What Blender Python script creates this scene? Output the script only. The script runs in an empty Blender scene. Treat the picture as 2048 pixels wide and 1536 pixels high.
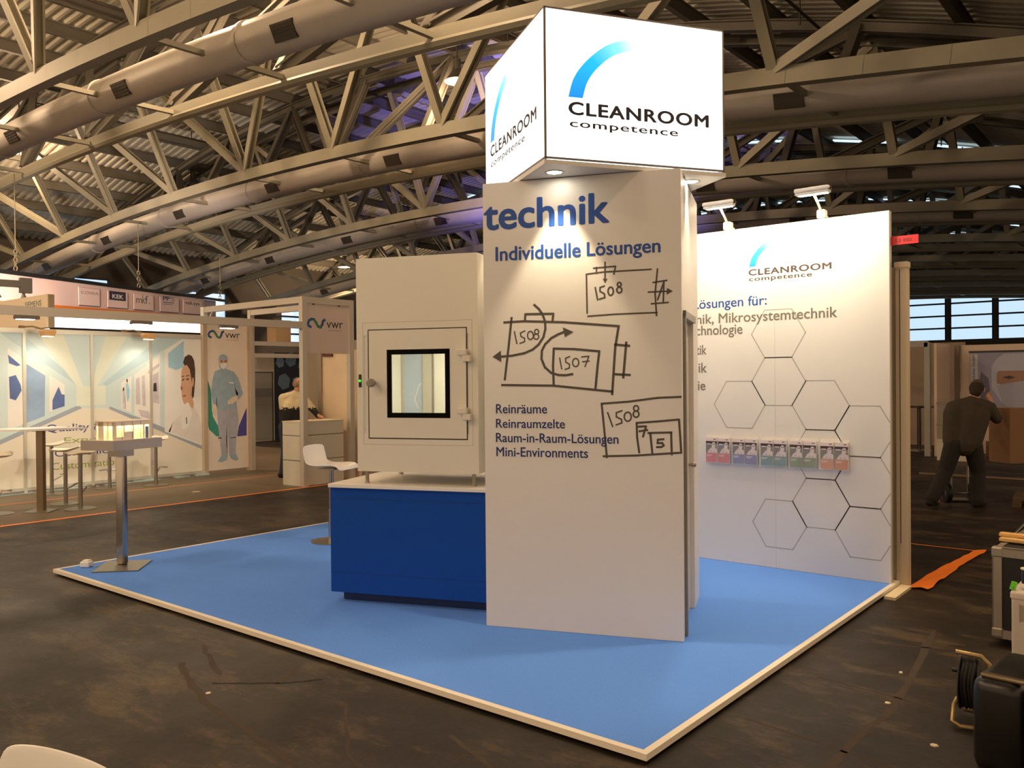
import bpy, bmesh, math, random
from mathutils import Vector, Matrix
random.seed(7)
scene = bpy.context.scene
col = scene.collection
PI = math.pi

# ------------------------------------------------------------------ camera
cam_data = bpy.data.cameras.new('camera')
cam_data.sensor_width = 36.0
cam_data.lens = 29.871
cam_data.clip_end = 300
cam = bpy.data.objects.new('camera', cam_data)
col.objects.link(cam)
yaw, pitch, roll = 0.6843, -0.0072, -0.0086
_f = Vector((-math.sin(yaw)*math.cos(pitch), math.cos(yaw)*math.cos(pitch), math.sin(pitch)))
_r0 = Vector((math.cos(yaw), math.sin(yaw), 0)); _u0 = _r0.cross(_f)
_r = _r0*math.cos(roll) + _u0*math.sin(roll); _u = _r.cross(_f)
cam.matrix_world = Matrix(((_r.x, _u.x, -_f.x, 1.896), (_r.y, _u.y, -_f.y, -3.232), (_r.z, _u.z, -_f.z, 1.70), (0, 0, 0, 1)))
scene.camera = cam

# ------------------------------------------------------------------ world, exposure
scene.view_settings.view_transform = 'Standard'
scene.view_settings.look = 'None'
scene.view_settings.gamma = 1.0
scene.view_settings.use_curve_mapping = False
scene.view_settings.exposure = 1.3
world = bpy.data.worlds.new('hall_ambient'); scene.world = world
world.use_nodes = True
world.node_tree.nodes['Background'].inputs[0].default_value = (1.0, 0.70, 0.44, 1)
world.node_tree.nodes['Background'].inputs[1].default_value = 0.36

HALL_LAMP_POWER = 330.0
HALL_LAMP_COLOR = (1.0, 0.69, 0.42)

# ------------------------------------------------------------------ helpers
def lin(c):
    return tuple((x/12.92 if x <= 0.04045 else ((x+0.055)/1.055)**2.4) for x in c)
def rgb(r, g, b): return lin((r/255., g/255., b/255.)) + (1.0,)

MATS = {}
def mat(name, color, rough=0.5, metal=0.0, emit=0.0, noise=0.0, scale=6.0, bump=0.0, trans=0.0, ecol=None, spec=0.5, alpha=1.0):
    if name in MATS: return MATS[name]
    m = bpy.data.materials.new(name); m.use_nodes = True
    nt = m.node_tree; b = nt.nodes['Principled BSDF']
    b.inputs['Base Color'].default_value = color
    b.inputs['Roughness'].default_value = rough
    b.inputs['Metallic'].default_value = metal
    b.inputs['Specular IOR Level'].default_value = spec
    if emit:
        b.inputs['Emission Color'].default_value = ecol or color
        b.inputs['Emission Strength'].default_value = emit
    if trans: b.inputs['Transmission Weight'].default_value = trans
    if alpha < 1: b.inputs['Alpha'].default_value = alpha
    if noise or bump:
        tc = nt.nodes.new('ShaderNodeTexCoord'); n = nt.nodes.new('ShaderNodeTexNoise')
        n.inputs['Scale'].default_value = scale; n.inputs['Detail'].default_value = 5
        nt.links.new(tc.outputs['Object'], n.inputs['Vector'])
        if noise:
            mx = nt.nodes.new('ShaderNodeMix'); mx.data_type = 'RGBA'
            mx.inputs[6].default_value = tuple(max(0, c*(1-noise)) for c in color[:3]) + (1,)
            mx.inputs[7].default_value = tuple(min(1, c*(1+noise)) for c in color[:3]) + (1,)
            nt.links.new(n.outputs['Fac'], mx.inputs[0]); nt.links.new(mx.outputs[2], b.inputs['Base Color'])
        if bump:
            bp = nt.nodes.new('ShaderNodeBump'); bp.inputs['Strength'].default_value = bump; bp.inputs['Distance'].default_value = 0.01
            nt.links.new(n.outputs['Fac'], bp.inputs['Height']); nt.links.new(bp.outputs[0], b.inputs['Normal'])
    MATS[name] = m
    return m

class MB:
    def __init__(self): self.bm = bmesh.new()
    def box(self, x0, x1, y0, y1, z0, z1, M=None):
        vs = [self.bm.verts.new(p) for p in ((x0,y0,z0),(x1,y0,z0),(x1,y1,z0),(x0,y1,z0),(x0,y0,z1),(x1,y0,z1),(x1,y1,z1),(x0,y1,z1))]
        if M is not None:
            for v in vs: v.co = M @ v.co
        for f in ((3,2,1,0),(4,5,6,7),(0,1,5,4),(1,2,6,5),(2,3,7,6),(3,0,4,7)): self.bm.faces.new([vs[i] for i in f])
        return self
    def rbox(self, x0, x1, y0, y1, z0, z1, r=0.01, seg=2, M=None):
        t = bmesh.new(); u = MB(); u.bm.free(); u.bm = t
        u.box(x0, x1, y0, y1, z0, z1)
        bmesh.ops.bevel(t, geom=list(t.edges), offset=r, segments=seg, affect='EDGES', profile=0.5)
        self.merge(t, M); return self
    def merge(self, t, M=None):
        mp = {}
        for v in t.verts: mp[v] = self.bm.verts.new((M @ v.co) if M is not None else v.co)
        for f in t.faces:
            try: self.bm.faces.new([mp[v] for v in f.verts])
            except ValueError: pass
        t.free()
    def prism(self, poly, z0, z1, M=None):
        a = [self.bm.verts.new((x, y, z0)) for x, y in poly]; b = [self.bm.verts.new((x, y, z1)) for x, y in poly]
        if M is not None:
            for v in a+b: v.co = M @ v.co
        n = len(poly)
        self.bm.faces.new(a[::-1]); self.bm.faces.new(b)
        for i in range(n): self.bm.faces.new((a[i], a[(i+1) % n], b[(i+1) % n], b[i]))
        return self
    def beam(self, p, q, w, h, up=(0, 0, 1)):
        p = Vector(p); q = Vector(q); d = (q-p); L = d.length; d.normalize()
        s = d.cross(Vector(up))
        if s.length < 1e-5: s = d.cross(Vector((1, 0, 0)))
        s.normalize(); u = s.cross(d)
        M = Matrix(((d.x, s.x, u.x, p.x), (d.y, s.y, u.y, p.y), (d.z, s.z, u.z, p.z), (0, 0, 0, 1)))
        return self.box(0, L, -w/2, w/2, -h/2, h/2, M)
    def ibeam(self, p, q, w, h, t=0.02, up=(0, 0, 1)):
        p = Vector(p); q = Vector(q); d = (q-p); L = d.length; d.normalize()
        s = d.cross(Vector(up))
        if s.length < 1e-5: s = d.cross(Vector((1, 0, 0)))
        s.normalize(); u = s.cross(d)
        M = Matrix(((d.x, s.x, u.x, p.x), (d.y, s.y, u.y, p.y), (d.z, s.z, u.z, p.z), (0, 0, 0, 1)))
        self.box(0, L, -w/2, w/2, h/2-t, h/2, M); self.box(0, L, -w/2, w/2, -h/2, -h/2+t, M); self.box(0, L, -t/2, t/2, -h/2+t, h/2-t, M)
        return self
    def tube(self, pts, r, n=10, cap=True, radii=None):
        pts = [Vector(p) for p in pts]; rings = []
        prev = None
        for i, p in enumerate(pts):
            d = (pts[min(i+1, len(pts)-1)] - pts[max(i-1, 0)]).normalized()
            if prev is None:
                a = d.cross(Vector((0, 0, 1)))
                if a.length < 1e-4: a = d.cross(Vector((1, 0, 0)))
            else:
                a = prev - d*prev.dot(d)
                if a.length < 1e-5: a = d.cross(Vector((0, 0, 1)))
            a.normalize(); prev = a; b = d.cross(a)
            rr = radii[i] if radii else r
            rings.append([self.bm.verts.new(p + a*(rr*math.cos(2*PI*k/n)) + b*(rr*math.sin(2*PI*k/n))) for k in range(n)])
        for i in range(len(rings)-1):
            for k in range(n): self.bm.faces.new((rings[i][k], rings[i][(k+1) % n], rings[i+1][(k+1) % n], rings[i+1][k]))
        if cap:
            self.bm.faces.new(rings[0][::-1]); self.bm.faces.new(rings[-1])
        return self
    def lathe(self, prof, n=24, M=None, c=(0, 0)):
        rings = []
        for r, z in prof:
            if r < 1e-6: rings.append([self.bm.verts.new((c[0], c[1], z))])
            else: rings.append([self.bm.verts.new((c[0]+r*math.cos(2*PI*k/n), c[1]+r*math.sin(2*PI*k/n), z)) for k in range(n)])
        if M is not None:
            for rg in rings:
                for v in rg: v.co = M @ v.co
        for i in range(len(rings)-1):
            A, B = rings[i], rings[i+1]
            for k in range(n):
                k2 = (k+1) % n
                if len(A) == 1 and len(B) == 1: continue
                if len(A) == 1: self.bm.faces.new((A[0], B[k2], B[k]))
                elif len(B) == 1: self.bm.faces.new((A[k], A[k2], B[0]))
                else: self.bm.faces.new((A[k], A[k2], B[k2], B[k]))
        return self
    def cyl(self, c, r, z0, z1, n=24, M=None): return self.lathe([(0, z0), (r, z0), (r, z1), (0, z1)], n, M, c)
    def sphere(self, c, r, sx=1, sy=1, sz=1, n=16):
        k = n//2
        M = Matrix.Translation(c) @ Matrix.Diagonal((sx, sy, sz, 1))
        return self.lathe([(r*math.sin(PI*i/k) if 0 < i < k else 0, -r*math.cos(PI*i/k)) for i in range(k+1)], n, M)
    # flat print on a plane: (x, z) outline at local depth y (front faces local -y)
    def patch(self, poly, y, t=0.0008):
        a = [self.bm.verts.new((x, y-t, z)) for x, z in poly]; b = [self.bm.verts.new((x, y, z)) for x, z in poly]
        n = len(poly)
        area = sum(poly[i][0]*poly[(i+1) % n][1]-poly[(i+1) % n][0]*poly[i][1] for i in range(n))
        if area < 0: a.reverse(); b.reverse()
        f = self.bm.faces.new(a)
        for i in range(n): self.bm.faces.new((a[(i+1) % n], a[i], b[i], b[(i+1) % n]))
        bmesh.ops.triangulate(self.bm, faces=[f])
        return self
    def ribbon(self, pts, w, y, t=0.0006):
        for (x0, z0), (x1, z1) in zip(pts[:-1], pts[1:]):
            dx, dz = x1-x0, z1-z0; L = math.hypot(dx, dz)
            if L < 1e-6: continue
            ox, oz = -dz/L*w/2, dx/L*w/2
            ex, ez = dx/L*w*0.3, dz/L*w*0.3
            self.patch([(x0-ex+ox, z0-ez+oz), (x0-ex-ox, z0-ez-oz), (x1+ex-ox, z1+ez-oz), (x1+ex+ox, z1+ez+oz)], y, t)
            t *= 1.02
        return self

def obj(name, mb, material, parent=None, loc=None, rz=None, smooth=False, bevel=0.0):
    bm = mb.bm if isinstance(mb, MB) else mb
    bmesh.ops.recalc_face_normals(bm, faces=bm.faces)
    me = bpy.data.meshes.new(name); bm.to_mesh(me); bm.free()
    if smooth:
        for p in me.polygons: p.use_smooth = True
    o = bpy.data.objects.new(name, me); col.objects.link(o)
    ms = material if isinstance(material, (list, tuple)) else [material]
    for m in ms: me.materials.append(m)
    if parent is not None: o.parent = parent
    if loc is not None: o.location = loc
    if rz is not None: o.rotation_euler = (0, 0, rz)
    if smooth:
        try:
            mod = o.modifiers.new('edges', 'EDGE_SPLIT'); mod.split_angle = math.radians(38)
        except Exception: pass
    if bevel:
        mod = o.modifiers.new('bevel', 'BEVEL'); mod.width = bevel; mod.segments = 2; mod.limit_method = 'ANGLE'
    return o

def tag(o, label, cat, group=None, kind=None):
    o['label'] = label; o['category'] = cat
    if group: o['group'] = group
    if kind: o['kind'] = kind
    return o
def thing(name, label, cat, loc=(0, 0, 0), rz=0.0, group=None):
    o = bpy.data.objects.new(name, None); col.objects.link(o)
    o.empty_display_size = 0.1
    o.location = loc; o.rotation_euler = (0, 0, rz)
    return tag(o, label, cat, group)
def struct(o, label=None):
    o['kind'] = 'structure'
    if label: o['label'] = label
    return o
def copy_tree(o, parent=None):
    c = o.copy(); col.objects.link(c)
    if parent is not None: c.parent = parent
    for ch in list(o.children): copy_tree(ch, c)
    return c

def text_mesh(body, bold=0.0, spacing=1.0):
    cu = bpy.data.curves.new('lettering', 'FONT'); cu.body = body; cu.size = 1.0
    cu.resolution_u = 4; cu.space_character = spacing; cu.extrude = 0.0
    o = bpy.data.objects.new('lettering', cu); col.objects.link(o)
    dg = bpy.context.evaluated_depsgraph_get(); dg.update()
    me = bpy.data.meshes.new_from_object(o.evaluated_get(dg))
    bpy.data.objects.remove(o); bpy.data.curves.remove(cu)
    if bold > 0:      # heavier strokes: the outline repeated around itself
        bm = bmesh.new()
        for k in range(9):
            dx, dy = ((0, 0) if k == 8 else (bold*math.cos(k*PI/4), bold*0.8*math.sin(k*PI/4)))
            n0 = len(bm.verts); bm.from_mesh(me); bm.verts.ensure_lookup_table()
            for v in bm.verts[n0:]: v.co.x += dx; v.co.y += dy; v.co.z = -0.00004*k
        bm.to_mesh(me); bm.free()
    return me
def text(body, x0, x1, z0, z1, y, material, parent, bold=0.0, slope=0.0, name='lettering', rot=False, spacing=1.0):
    """lettering whose ink fills the box x0..x1, z0..z1 on the local plane y"""
    me = text_mesh(body, bold, spacing)
    xs = [v.co.x for v in me.vertices]; ys = [v.co.y for v in me.vertices]
    ax, bx, ay, by = min(xs), max(xs), min(ys), max(ys)
    for v in me.vertices:
        u = (v.co.x-ax)/(bx-ax); w = (v.co.y-ay)/(by-ay)
        if rot: v.co = Vector((x1-(x1-x0)*w, y-0.0012+v.co.z, z0+(z1-z0)*u))
        else: v.co = Vector((x0+(x1-x0)*u, y-0.0012+v.co.z, z0+(z1-z0)*w+slope*(x1-x0)*u))
    me.materials.append(material)
    o = bpy.data.objects.new(name, me); col.objects.link(o); o.parent = parent
    return o

# ------------------------------------------------------------------ materials
white_panel = mat('white_laminate', rgb(226, 224, 220), 0.42, noise=0.02, scale=3)
white_gloss = mat('white_plastic', rgb(238, 236, 232), 0.3)
cabinet_white = mat('powder_coated_white', rgb(228, 226, 214), 0.4)
dark_line = mat('joint_dark', rgb(60, 55, 50), 0.7)
seam_grey = mat('seam_grey', rgb(185, 180, 172), 0.6)
blue_ink = mat('blue_print', rgb(20, 74, 158), 0.5)
navy_ink = mat('navy_print', rgb(18, 44, 110), 0.5)
sketch_ink = mat('sketch_grey_print', rgb(78, 74, 68), 0.6)
grey_ink = mat('grey_print', rgb(118, 112, 104), 0.6)
hex_ink = mat('hexagon_grey_print', rgb(172, 168, 163), 0.6)
black_ink = mat('black_print', rgb(28, 26, 34), 0.5)
blue_cabinet = mat('blue_laminate', rgb(0, 72, 168), 0.6, spec=0.25)
steel = mat('brushed_steel', rgb(170, 165, 156), 0.28, 1.0)
chrome = mat('polished_steel', rgb(190, 182, 172), 0.24, 1.0)
dark_steel = mat('steel_plate', rgb(150, 146, 136), 0.38, 1.0)
alu = mat('anodised_aluminium', rgb(196, 190, 180), 0.4, 0.6)
black_plastic = mat('black_plastic', rgb(16, 15, 15), 0.45)
black_matt = mat('black_matt', rgb(12, 11, 10), 0.8)
truss_paint = mat('tan_steel_paint', rgb(150, 144, 124), 0.55, noise=0.12, scale=1.2)
truss_dark = mat('brown_steel_paint', rgb(104, 99, 88), 0.6, noise=0.12, scale=1.2)
duct_metal = mat('duct_sheet', rgb(188, 180, 170), 0.5, 0.0, noise=0.06, scale=3)
orange_tape = mat('orange_tape', rgb(255, 138, 44), 0.45)
glass = mat('clear_acrylic', (0.95, 0.97, 0.97, 1), 0.05, alpha=0.12)
pane = mat('window_daylight', rgb(205, 222, 235), 0.3, emit=0.46, ecol=rgb(190, 218, 242))
lamp_on = mat('lamp_bulb', (1, 0.9, 0.78, 1), 0.4, emit=30, ecol=(1, 0.84, 0.66, 1))
spot_on = mat('spot_bulb', (1, 0.9, 0.75, 1), 0.4, emit=14, ecol=(1, 0.9, 0.72, 1))
skin = mat('skin', rgb(196, 140, 108), 0.5)

# ------------------------------------------------------------------ floor of the hall
m = bpy.data.materials.new('worn_asphalt_floor'); m.use_nodes = True
nt = m.node_tree; b = nt.nodes['Principled BSDF']
tc = nt.nodes.new('ShaderNodeTexCoord')
def nnoise(scale, detail, rough=0.6, stretch=None):
    n = nt.nodes.new('ShaderNodeTexNoise'); n.inputs['Scale'].default_value = scale; n.inputs['Detail'].default_value = detail
    n.inputs['Roughness'].default_value = rough
    if stretch:
        mp = nt.nodes.new('ShaderNodeMapping'); mp.inputs['Scale'].default_value = stretch; mp.inputs['Rotation'].default_value = (0, 0, 0.15)
        nt.links.new(tc.outputs['Object'], mp.inputs['Vector']); nt.links.new(mp.outputs[0], n.inputs['Vector'])
    else: nt.links.new(tc.outputs['Object'], n.inputs['Vector'])
    return n
def ramp(src, stops):
    r = nt.nodes.new('ShaderNodeValToRGB')
    r.color_ramp.elements[0].position, r.color_ramp.elements[0].color = stops[0]
    r.color_ramp.elements[1].position, r.color_ramp.elements[1].color = stops[-1]
    for p, c in stops[1:-1]:
        e = r.color_ramp.elements.new(p); e.color = c
    nt.links.new(src, r.inputs[0]); return r
n1 = nnoise(0.42, 9, 0.66); n2 = nnoise(1.5, 12, 0.74, (0.75, 1.7, 1)); n3 = nnoise(30, 5); n4 = nnoise(3.2, 10, 0.8, (3.0, 0.35, 1))
r1 = ramp(n1.outputs['Fac'], [(0.38, (0.0075, 0.0052, 0.0032, 1)), (0.52, (0.019, 0.0132, 0.0078, 1)), (0.66, (0.046, 0.032, 0.0175, 1))])
r2 = ramp(n2.outputs['Fac'], [(0.51, (0, 0, 0, 1)), (0.56, (0.4, 0.4, 0.4, 1)), (0.66, (1, 1, 1, 1))])
r4 = ramp(n4.outputs['Fac'], [(0.60, (0, 0, 0, 1)), (0.70, (1, 1, 1, 1))])
av = nt.nodes.new('ShaderNodeMath'); av.operation = 'MAXIMUM'
h4 = nt.nodes.new('ShaderNodeMath'); h4.operation = 'MULTIPLY'; h4.inputs[1].default_value = 0.55
nt.links.new(r4.outputs[0], h4.inputs[0]); nt.links.new(r2.outputs[0], av.inputs[0]); nt.links.new(h4.outputs[0], av.inputs[1])
mx = nt.nodes.new('ShaderNodeMix'); mx.data_type = 'RGBA'; mx.inputs[7].default_value = (0.135, 0.088, 0.042, 1)
ml = nt.nodes.new('ShaderNodeMath'); ml.operation = 'MULTIPLY'; ml.inputs[1].default_value = 0.62
nt.links.new(av.outputs[0], ml.inputs[0]); nt.links.new(ml.outputs[0], mx.inputs[0]); nt.links.new(r1.outputs[0], mx.inputs[6])
r3 = ramp(n3.outputs['Fac'], [(0.3, (0.62, 0.62, 0.62, 1)), (0.7, (1.3, 1.3, 1.3, 1))])
mm = nt.nodes.new('ShaderNodeMix'); mm.data_type = 'RGBA'; mm.blend_type = 'MULTIPLY'; mm.inputs[0].default_value = 1
nt.links.new(mx.outputs[2], mm.inputs[6]); nt.links.new(r3.outputs[0], mm.inputs[7])
b.inputs['Specular IOR Level'].default_value = 0.38
nt.links.new(mm.outputs[2], b.inputs['Base Color'])
rr = ramp(n1.outputs['Fac'], [(0.3, (0.66, 0.66, 0.66, 1)), (0.7, (0.38, 0.38, 0.38, 1))])
nt.links.new(rr.outputs[0], b.inputs['Roughness'])
bp = nt.nodes.new('ShaderNodeBump'); bp.inputs['Strength'].default_value = 0.25; bp.inputs['Distance'].default_value = 0.01
nt.links.new(n2.outputs['Fac'], bp.inputs['Height']); nt.links.new(bp.outputs[0], b.inputs['Normal'])
floor_mat = m
struct(obj('floor', MB().box(-44.2, 30, -12, 66, -0.2, 0), floor_mat), 'dark worn asphalt floor of the exhibition hall')
struct(obj('floor_left', MB().box(-17.2, -9.12, -4, 9.5, 0, 0.0004), mat('dusty_concrete', rgb(112, 97, 76), 0.55, noise=0.22, scale=1.6, spec=0.4)), 'lighter dusty floor of the left stands')

crack = mat('floor_crack', rgb(14, 10, 7), 0.9); mark = mat('floor_tape_residue', rgb(58, 44, 29), 0.8, noise=0.45, scale=9)
def floor_mark(pts, w, m_, label):
    mb = MB(); rn = random.Random(int(abs(pts[0][0])*1000)); P = []
    for (x0, y0), (x1, y1) in zip(pts[:-1], pts[1:]):
        for k in range(8): P.append((x0+(x1-x0)*k/8+rn.uniform(-1, 1)*w*0.25, y0+(y1-y0)*k/8+rn.uniform(-1, 1)*w*0.25, w*rn.uniform(0.6, 1.1)))
    P.append((pts[-1][0], pts[-1][1], w*0.4)); rows = []
    for i, (x, y, ww) in enumerate(P):
        a_ = P[max(i-1, 0)]; b_ = P[min(i+1, len(P)-1)]; L_ = math.hypot(b_[0]-a_[0], b_[1]-a_[1]) or 1; nx, ny = -(b_[1]-a_[1])/L_, (b_[0]-a_[0])/L_
        rows.append((mb.bm.verts.new((x+nx*ww/2, y+ny*ww/2, 0.0006)), mb.bm.verts.new((x-nx*ww/2, y-ny*ww/2, 0.0006))))
    for p_, q_ in zip(rows[:-1], rows[1:]): mb.bm.faces.new((p_[0], p_[1], q_[1], q_[0]))
    struct(obj('floor_mark', mb, m_), label)
floor_mark([(-2.42, -0.62), (-2.10, -0.36), (-1.98, -0.20)], 0.022, crack, 'dark crack in the asphalt floor')
for k_, (pp, w_) in enumerate((([(0.62, 0.4), (0.66, 1.4), (0.50, 2.9)], 0.05), ([(0.2, 1.55), (0.95, 1.45)], 0.02), ([(0.12, 0.75), (0.95, 0.62)], 0.025), ([(-2.9, -0.55), (-2.2, -0.80), (-1.2, -0.95)], 0.045), ([(-3.1, -0.28), (-2.5, -0.52)], 0.035), ([(-2.28, -0.12), (-2.12, -0.42)], 0.04), ([(-1.6, -0.35), (-1.1, -0.75), (-0.5, -0.95)], 0.02), ([(0.25, 2.35), (0.75, 2.55)], 0.02), ([(-0.9, -0.3), (-0.2, -0.55)], 0.03))): floor_mark(pp, w_, mark, 'tan wear mark on the dark floor')
carpet = mat('blue_needle_felt', rgb(98, 150, 242), 0.95, noise=0.10, scale=90, bump=0.35, spec=0.1)
# soft large-scale wear in the carpet
_nt = carpet.node_tree
trim_white = mat('white_trim', rgb(236, 228, 212), 0.45)

# ------------------------------------------------------------------ hall shell: walls, roof, windows
def zbot(x): return 7.5 - 0.00343*(x+18.65)**2
def ztop(x): return 11.4 - 0.009*(x+20.0)**2     # upper chords
wall_paint = mat('dark_wall_cladding', rgb(88, 80, 72), 0.8, noise=0.1, scale=2)
def corr_wall(horizontal_axis, a0, a1, holes, const, zmax_fn, name, label):
    """wall with real window openings: vertical strips with gaps"""
    mb = MB()
    cuts = sorted(set([a0, a1] + [h[0] for h in holes] + [h[1] for h in holes]))
    t = 0.25
    for u0, u1 in zip(cuts[:-1], cuts[1:]):
        h = [q for q in holes if q[0] <= u0+1e-6 and q[1] >= u1-1e-6]
        top = max(zmax_fn(u0), zmax_fn(u1)) + 0.6
        spans = [(0, h[0][2]), (h[0][3], top)] if h else [(0, top)]
        for z0, z1 in spans:
            if horizontal_axis == 'y': mb.box(const-t, const, u0, u1, z0, z1)
            else: mb.box(u0, u1, const, const+t, z0, z1)
    return struct(obj(name, mb, wall_paint), label)
XW, YW = -40.0, 65.0
win_left = [(8.9, 11.6, 4.0, 6.75), (12.9, 14.75, 4.0, 6.72), (15.05, 16.75, 4.0, 6.72), (20.35, 23.25, 4.0, 6.5), (26.8, 31.5, 3.9, 5.95)]
corr_wall('y', -12, YW, win_left, XW, lambda u: ztop(-40)+0.1, 'wall_left', 'dark clad left side wall of the hall with high windows')
win_far = [(-36.9 + i*3.05, -36.9 + i*3.05 + 2.75, 4.15, 7.75 if -34 < -36.9+i*3.05 < -4 else 6.2) for i in range(13)]
corr_wall('x', XW, 6, win_far, YW, lambda u: ztop(max(-40, min(u, 5)))+0.1, 'wall_far', 'dark far end wall of the hall with a long window band')
win_frame = mat('window_frame_dark', rgb(40, 38, 38), 0.6)
def window(n, axis, u0, u1, z0, z1, const, bars):
    pm = MB(); fm = MB()
    if axis == 'y':
        pm.box(const-0.16, const-0.14, u0, u1, z0, z1)
        for k in range(bars+1):
            z = z0+(z1-z0)*k/bars; fm.box(const-0.13, const-0.02, u0, u1, z-0.05, z+0.05)
        for u in (u0, u1): fm.box(const-0.13, const-0.02, u-0.05, u+0.05, z0, z1)
    else:
        pm.box(u0, u1, const+0.14, const+0.16, z0, z1)
        for k in range(bars+1):
            z = z0+(z1-z0)*k/bars; fm.box(u0, u1, const+0.02, const+0.13, z-0.06, z+0.06)
        for u in (u0, u1): fm.box(u-0.06, u+0.06, const+0.02, const+0.13, z0, z1)
    w = struct(obj('window_%d' % n, fm, win_frame), 'daylit hall window with thin dark glazing bars')
    obj('pane', pm, pane, w)
nw = 1
for h in win_left: window(nw, 'y', *h, XW, 4 if nw == 5 else 1); nw += 1
for h in win_far: window(nw, 'x', *h, YW, 4); nw += 1

roof_mat = mat('roof_sheet', rgb(212, 206, 188), 0.65, noise=0.10, scale=0.8)
rb = MB(); bm = rb.bm
xs = [-40.2 + i*(46.2/40) for i in range(41)]
prof = []
y = -12.0
while y < 65.4:
    prof += [(y, 0), (y+0.09, 0), (y+0.14, 0.07), (y+0.25, 0.07), (y+0.30, 0)]; y += 0.30
prof = [p for i, p in enumerate(prof) if i == 0 or p[0] > prof[i-1][0]+1e-6]
grid = [[bm.verts.new((x, py, ztop(x)+0.50+pz)) for x in xs] for py, pz in prof]
for i in range(len(grid)-1):
    for j in range(len(xs)-1): bm.faces.new((grid[i][j], grid[i+1][j], grid[i+1][j+1], grid[i][j+1]))
struct(obj('ceiling', rb, roof_mat), 'arched corrugated sheet roof of the hall')
# purlins run along the hall between the arches
PX = 3.87
nodes = [-15.35 + PX*k for k in range(-6, 6)]
tnodes = nodes + [x + PX/2 for x in nodes[:-1]]
tn = 1
for x in tnodes:
    z = ztop(x)+0.30
    struct(obj('trim_%d' % tn, MB().ibeam((x, -12, z), (x, 65, z), 0.14, 0.36, 0.03), truss_dark), 'dark purlin under the corrugated roof'); tn += 1

# ------------------------------------------------------------------ roof arches
ARCH_D = [0.495, 1.0, 1.512, 2.018, 2.569, 3.08, 3.60, 4.12, 4.62]
ORD = ['nearest', 'second', 'third', 'fourth', 'fifth', 'sixth', 'seventh', 'eighth', 'farthest']
YC = -3.232
pipe_mat = mat('sprinkler_pipe_paint', rgb(70, 62, 52), 0.6)
slit_mat = mat('roof_glazing_daylight', rgb(205, 222, 235), 0.3, emit=0.6, ecol=rgb(196, 222, 245))
def arch_parts():
    """all the parts of one arch, at y = 0 for its near lower chord"""
    parts = []
    near, far = 0.0, 2.7
    topn, topf = -1.58, 4.5
    N = len(nodes)
    def chord(y, zf, w, h, dz=0.0):
        mb = MB()
        X = [nodes[0] + (nodes[-1]-nodes[0])*i/34 for i in range(35)]
        for a, c in zip(X[:-1], X[1:]): mb.ibeam((a, y, zf(a)+dz), (c, y, zf(c)+dz), w, h, 0.03)
        return mb
    def chord_box(y, zf, w, h):
        mb = MB()
        X = [nodes[0] + (nodes[-1]-nodes[0])*i/34 for i in range(35)]
        for a, c in zip(X[:-1], X[1:]): mb.beam((a, y, zf(a)), (c+0.01, y, zf(c+0.01)), w, h)
        return mb
    parts.append(('lower_chord', chord_box(near, zbot, 0.22, 0.30), truss_paint))
    mb = chord_box(far, zbot, 0.16, 0.22)
    X = [nodes[0] + (nodes[-1]-nodes[0])*i/34 for i in range(35)]
    mb.tube([(a, far, zbot(a)-0.12) for a in X], 0.10, 8)
    parts.append(('lower_chord', mb, truss_paint))
    parts.append(('upper_chord', chord(topn, ztop, 0.22, 0.24), truss_dark))
    parts.append(('upper_chord', chord(topf, ztop, 0.22, 0.24), truss_dark))
    for i, x in enumerate(nodes):
        mid = -19.22
        targets = [x] + ([x-PX] if x < mid+0.5 else []) + ([x+PX] if x > mid-0.5 else [])   # a post and an outward diagonal; both ways at the crown
        for tx in targets:
            if tx < nodes[0]-0.1 or tx > nodes[-1]+0.1 or ztop(tx) < zbot(x): continue
            parts.append(('diagonal_strut', MB().ibeam((x, near, zbot(x)+0.12), (tx, topn, ztop(tx)-0.06), 0.19, 0.19, 0.035, (0, 1, 0)), truss_paint))
            parts.append(('diagonal_strut', MB().ibeam((x, far, zbot(x)+0.1), (tx, topf, ztop(tx)-0.06), 0.20, 0.24, 0.04), truss_dark))
        parts.append(('cross_brace', MB().beam((x+0.15, near+0.05, zbot(x)-0.06), (x+0.15, far, zbot(x)-0.02), 0.09, 0.09), truss_paint))
    return parts
arch0 = thing('roof_truss', 'nearest tan steel roof arch, crossing the top left corner', 'roof truss', (0, YC+ARCH_D[0]*14, 0), 0, 'arched steel roof trusses')
for nm, mb, mt in arch_parts(): obj(nm, mb, mt, arch0)
lab = {1: 'second tan steel roof arch from the camera, ending behind the illuminated sign',
       2: 'third steel roof arch, meeting the tower just above its big blue word',
       3: 'fourth steel roof arch, passing just above the wall mounted spotlights',
       4: 'fifth steel roof arch, just above the red stand number sign', 5: 'sixth steel roof arch, just below the red stand number sign',
       6: 'seventh steel roof arch, dim among rows of daylight slits', 7: 'eighth steel roof arch, last but one before the far windows',
       8: 'farthest steel roof arch, directly above the far window band'}
for i in range(1, 9):
    c = copy_tree(arch0); c.location = (0, YC+ARCH_D[i]*14, 0); c['label'] = lab[i]
# roof glazing slits behind the upper chords of the far arches
for i in range(3, 9):
    yy = YC + ARCH_D[i]*14 + 5.0
    mb = MB(); x = -37.0
    rnd = random.Random(i*13)
    while x < 1:
        L = rnd.uniform(1.0, 3.4)
        mb.beam((x, yy, ztop(x)+0.38), (x+L, yy, ztop(x+L)+0.38), 0.22, 0.05); x += L + rnd.uniform(0.3, 2.2)
    struct(obj('window_%d' % nw, mb, slit_mat), 'row of narrow daylight slits under the roof'); nw += 1
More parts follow.
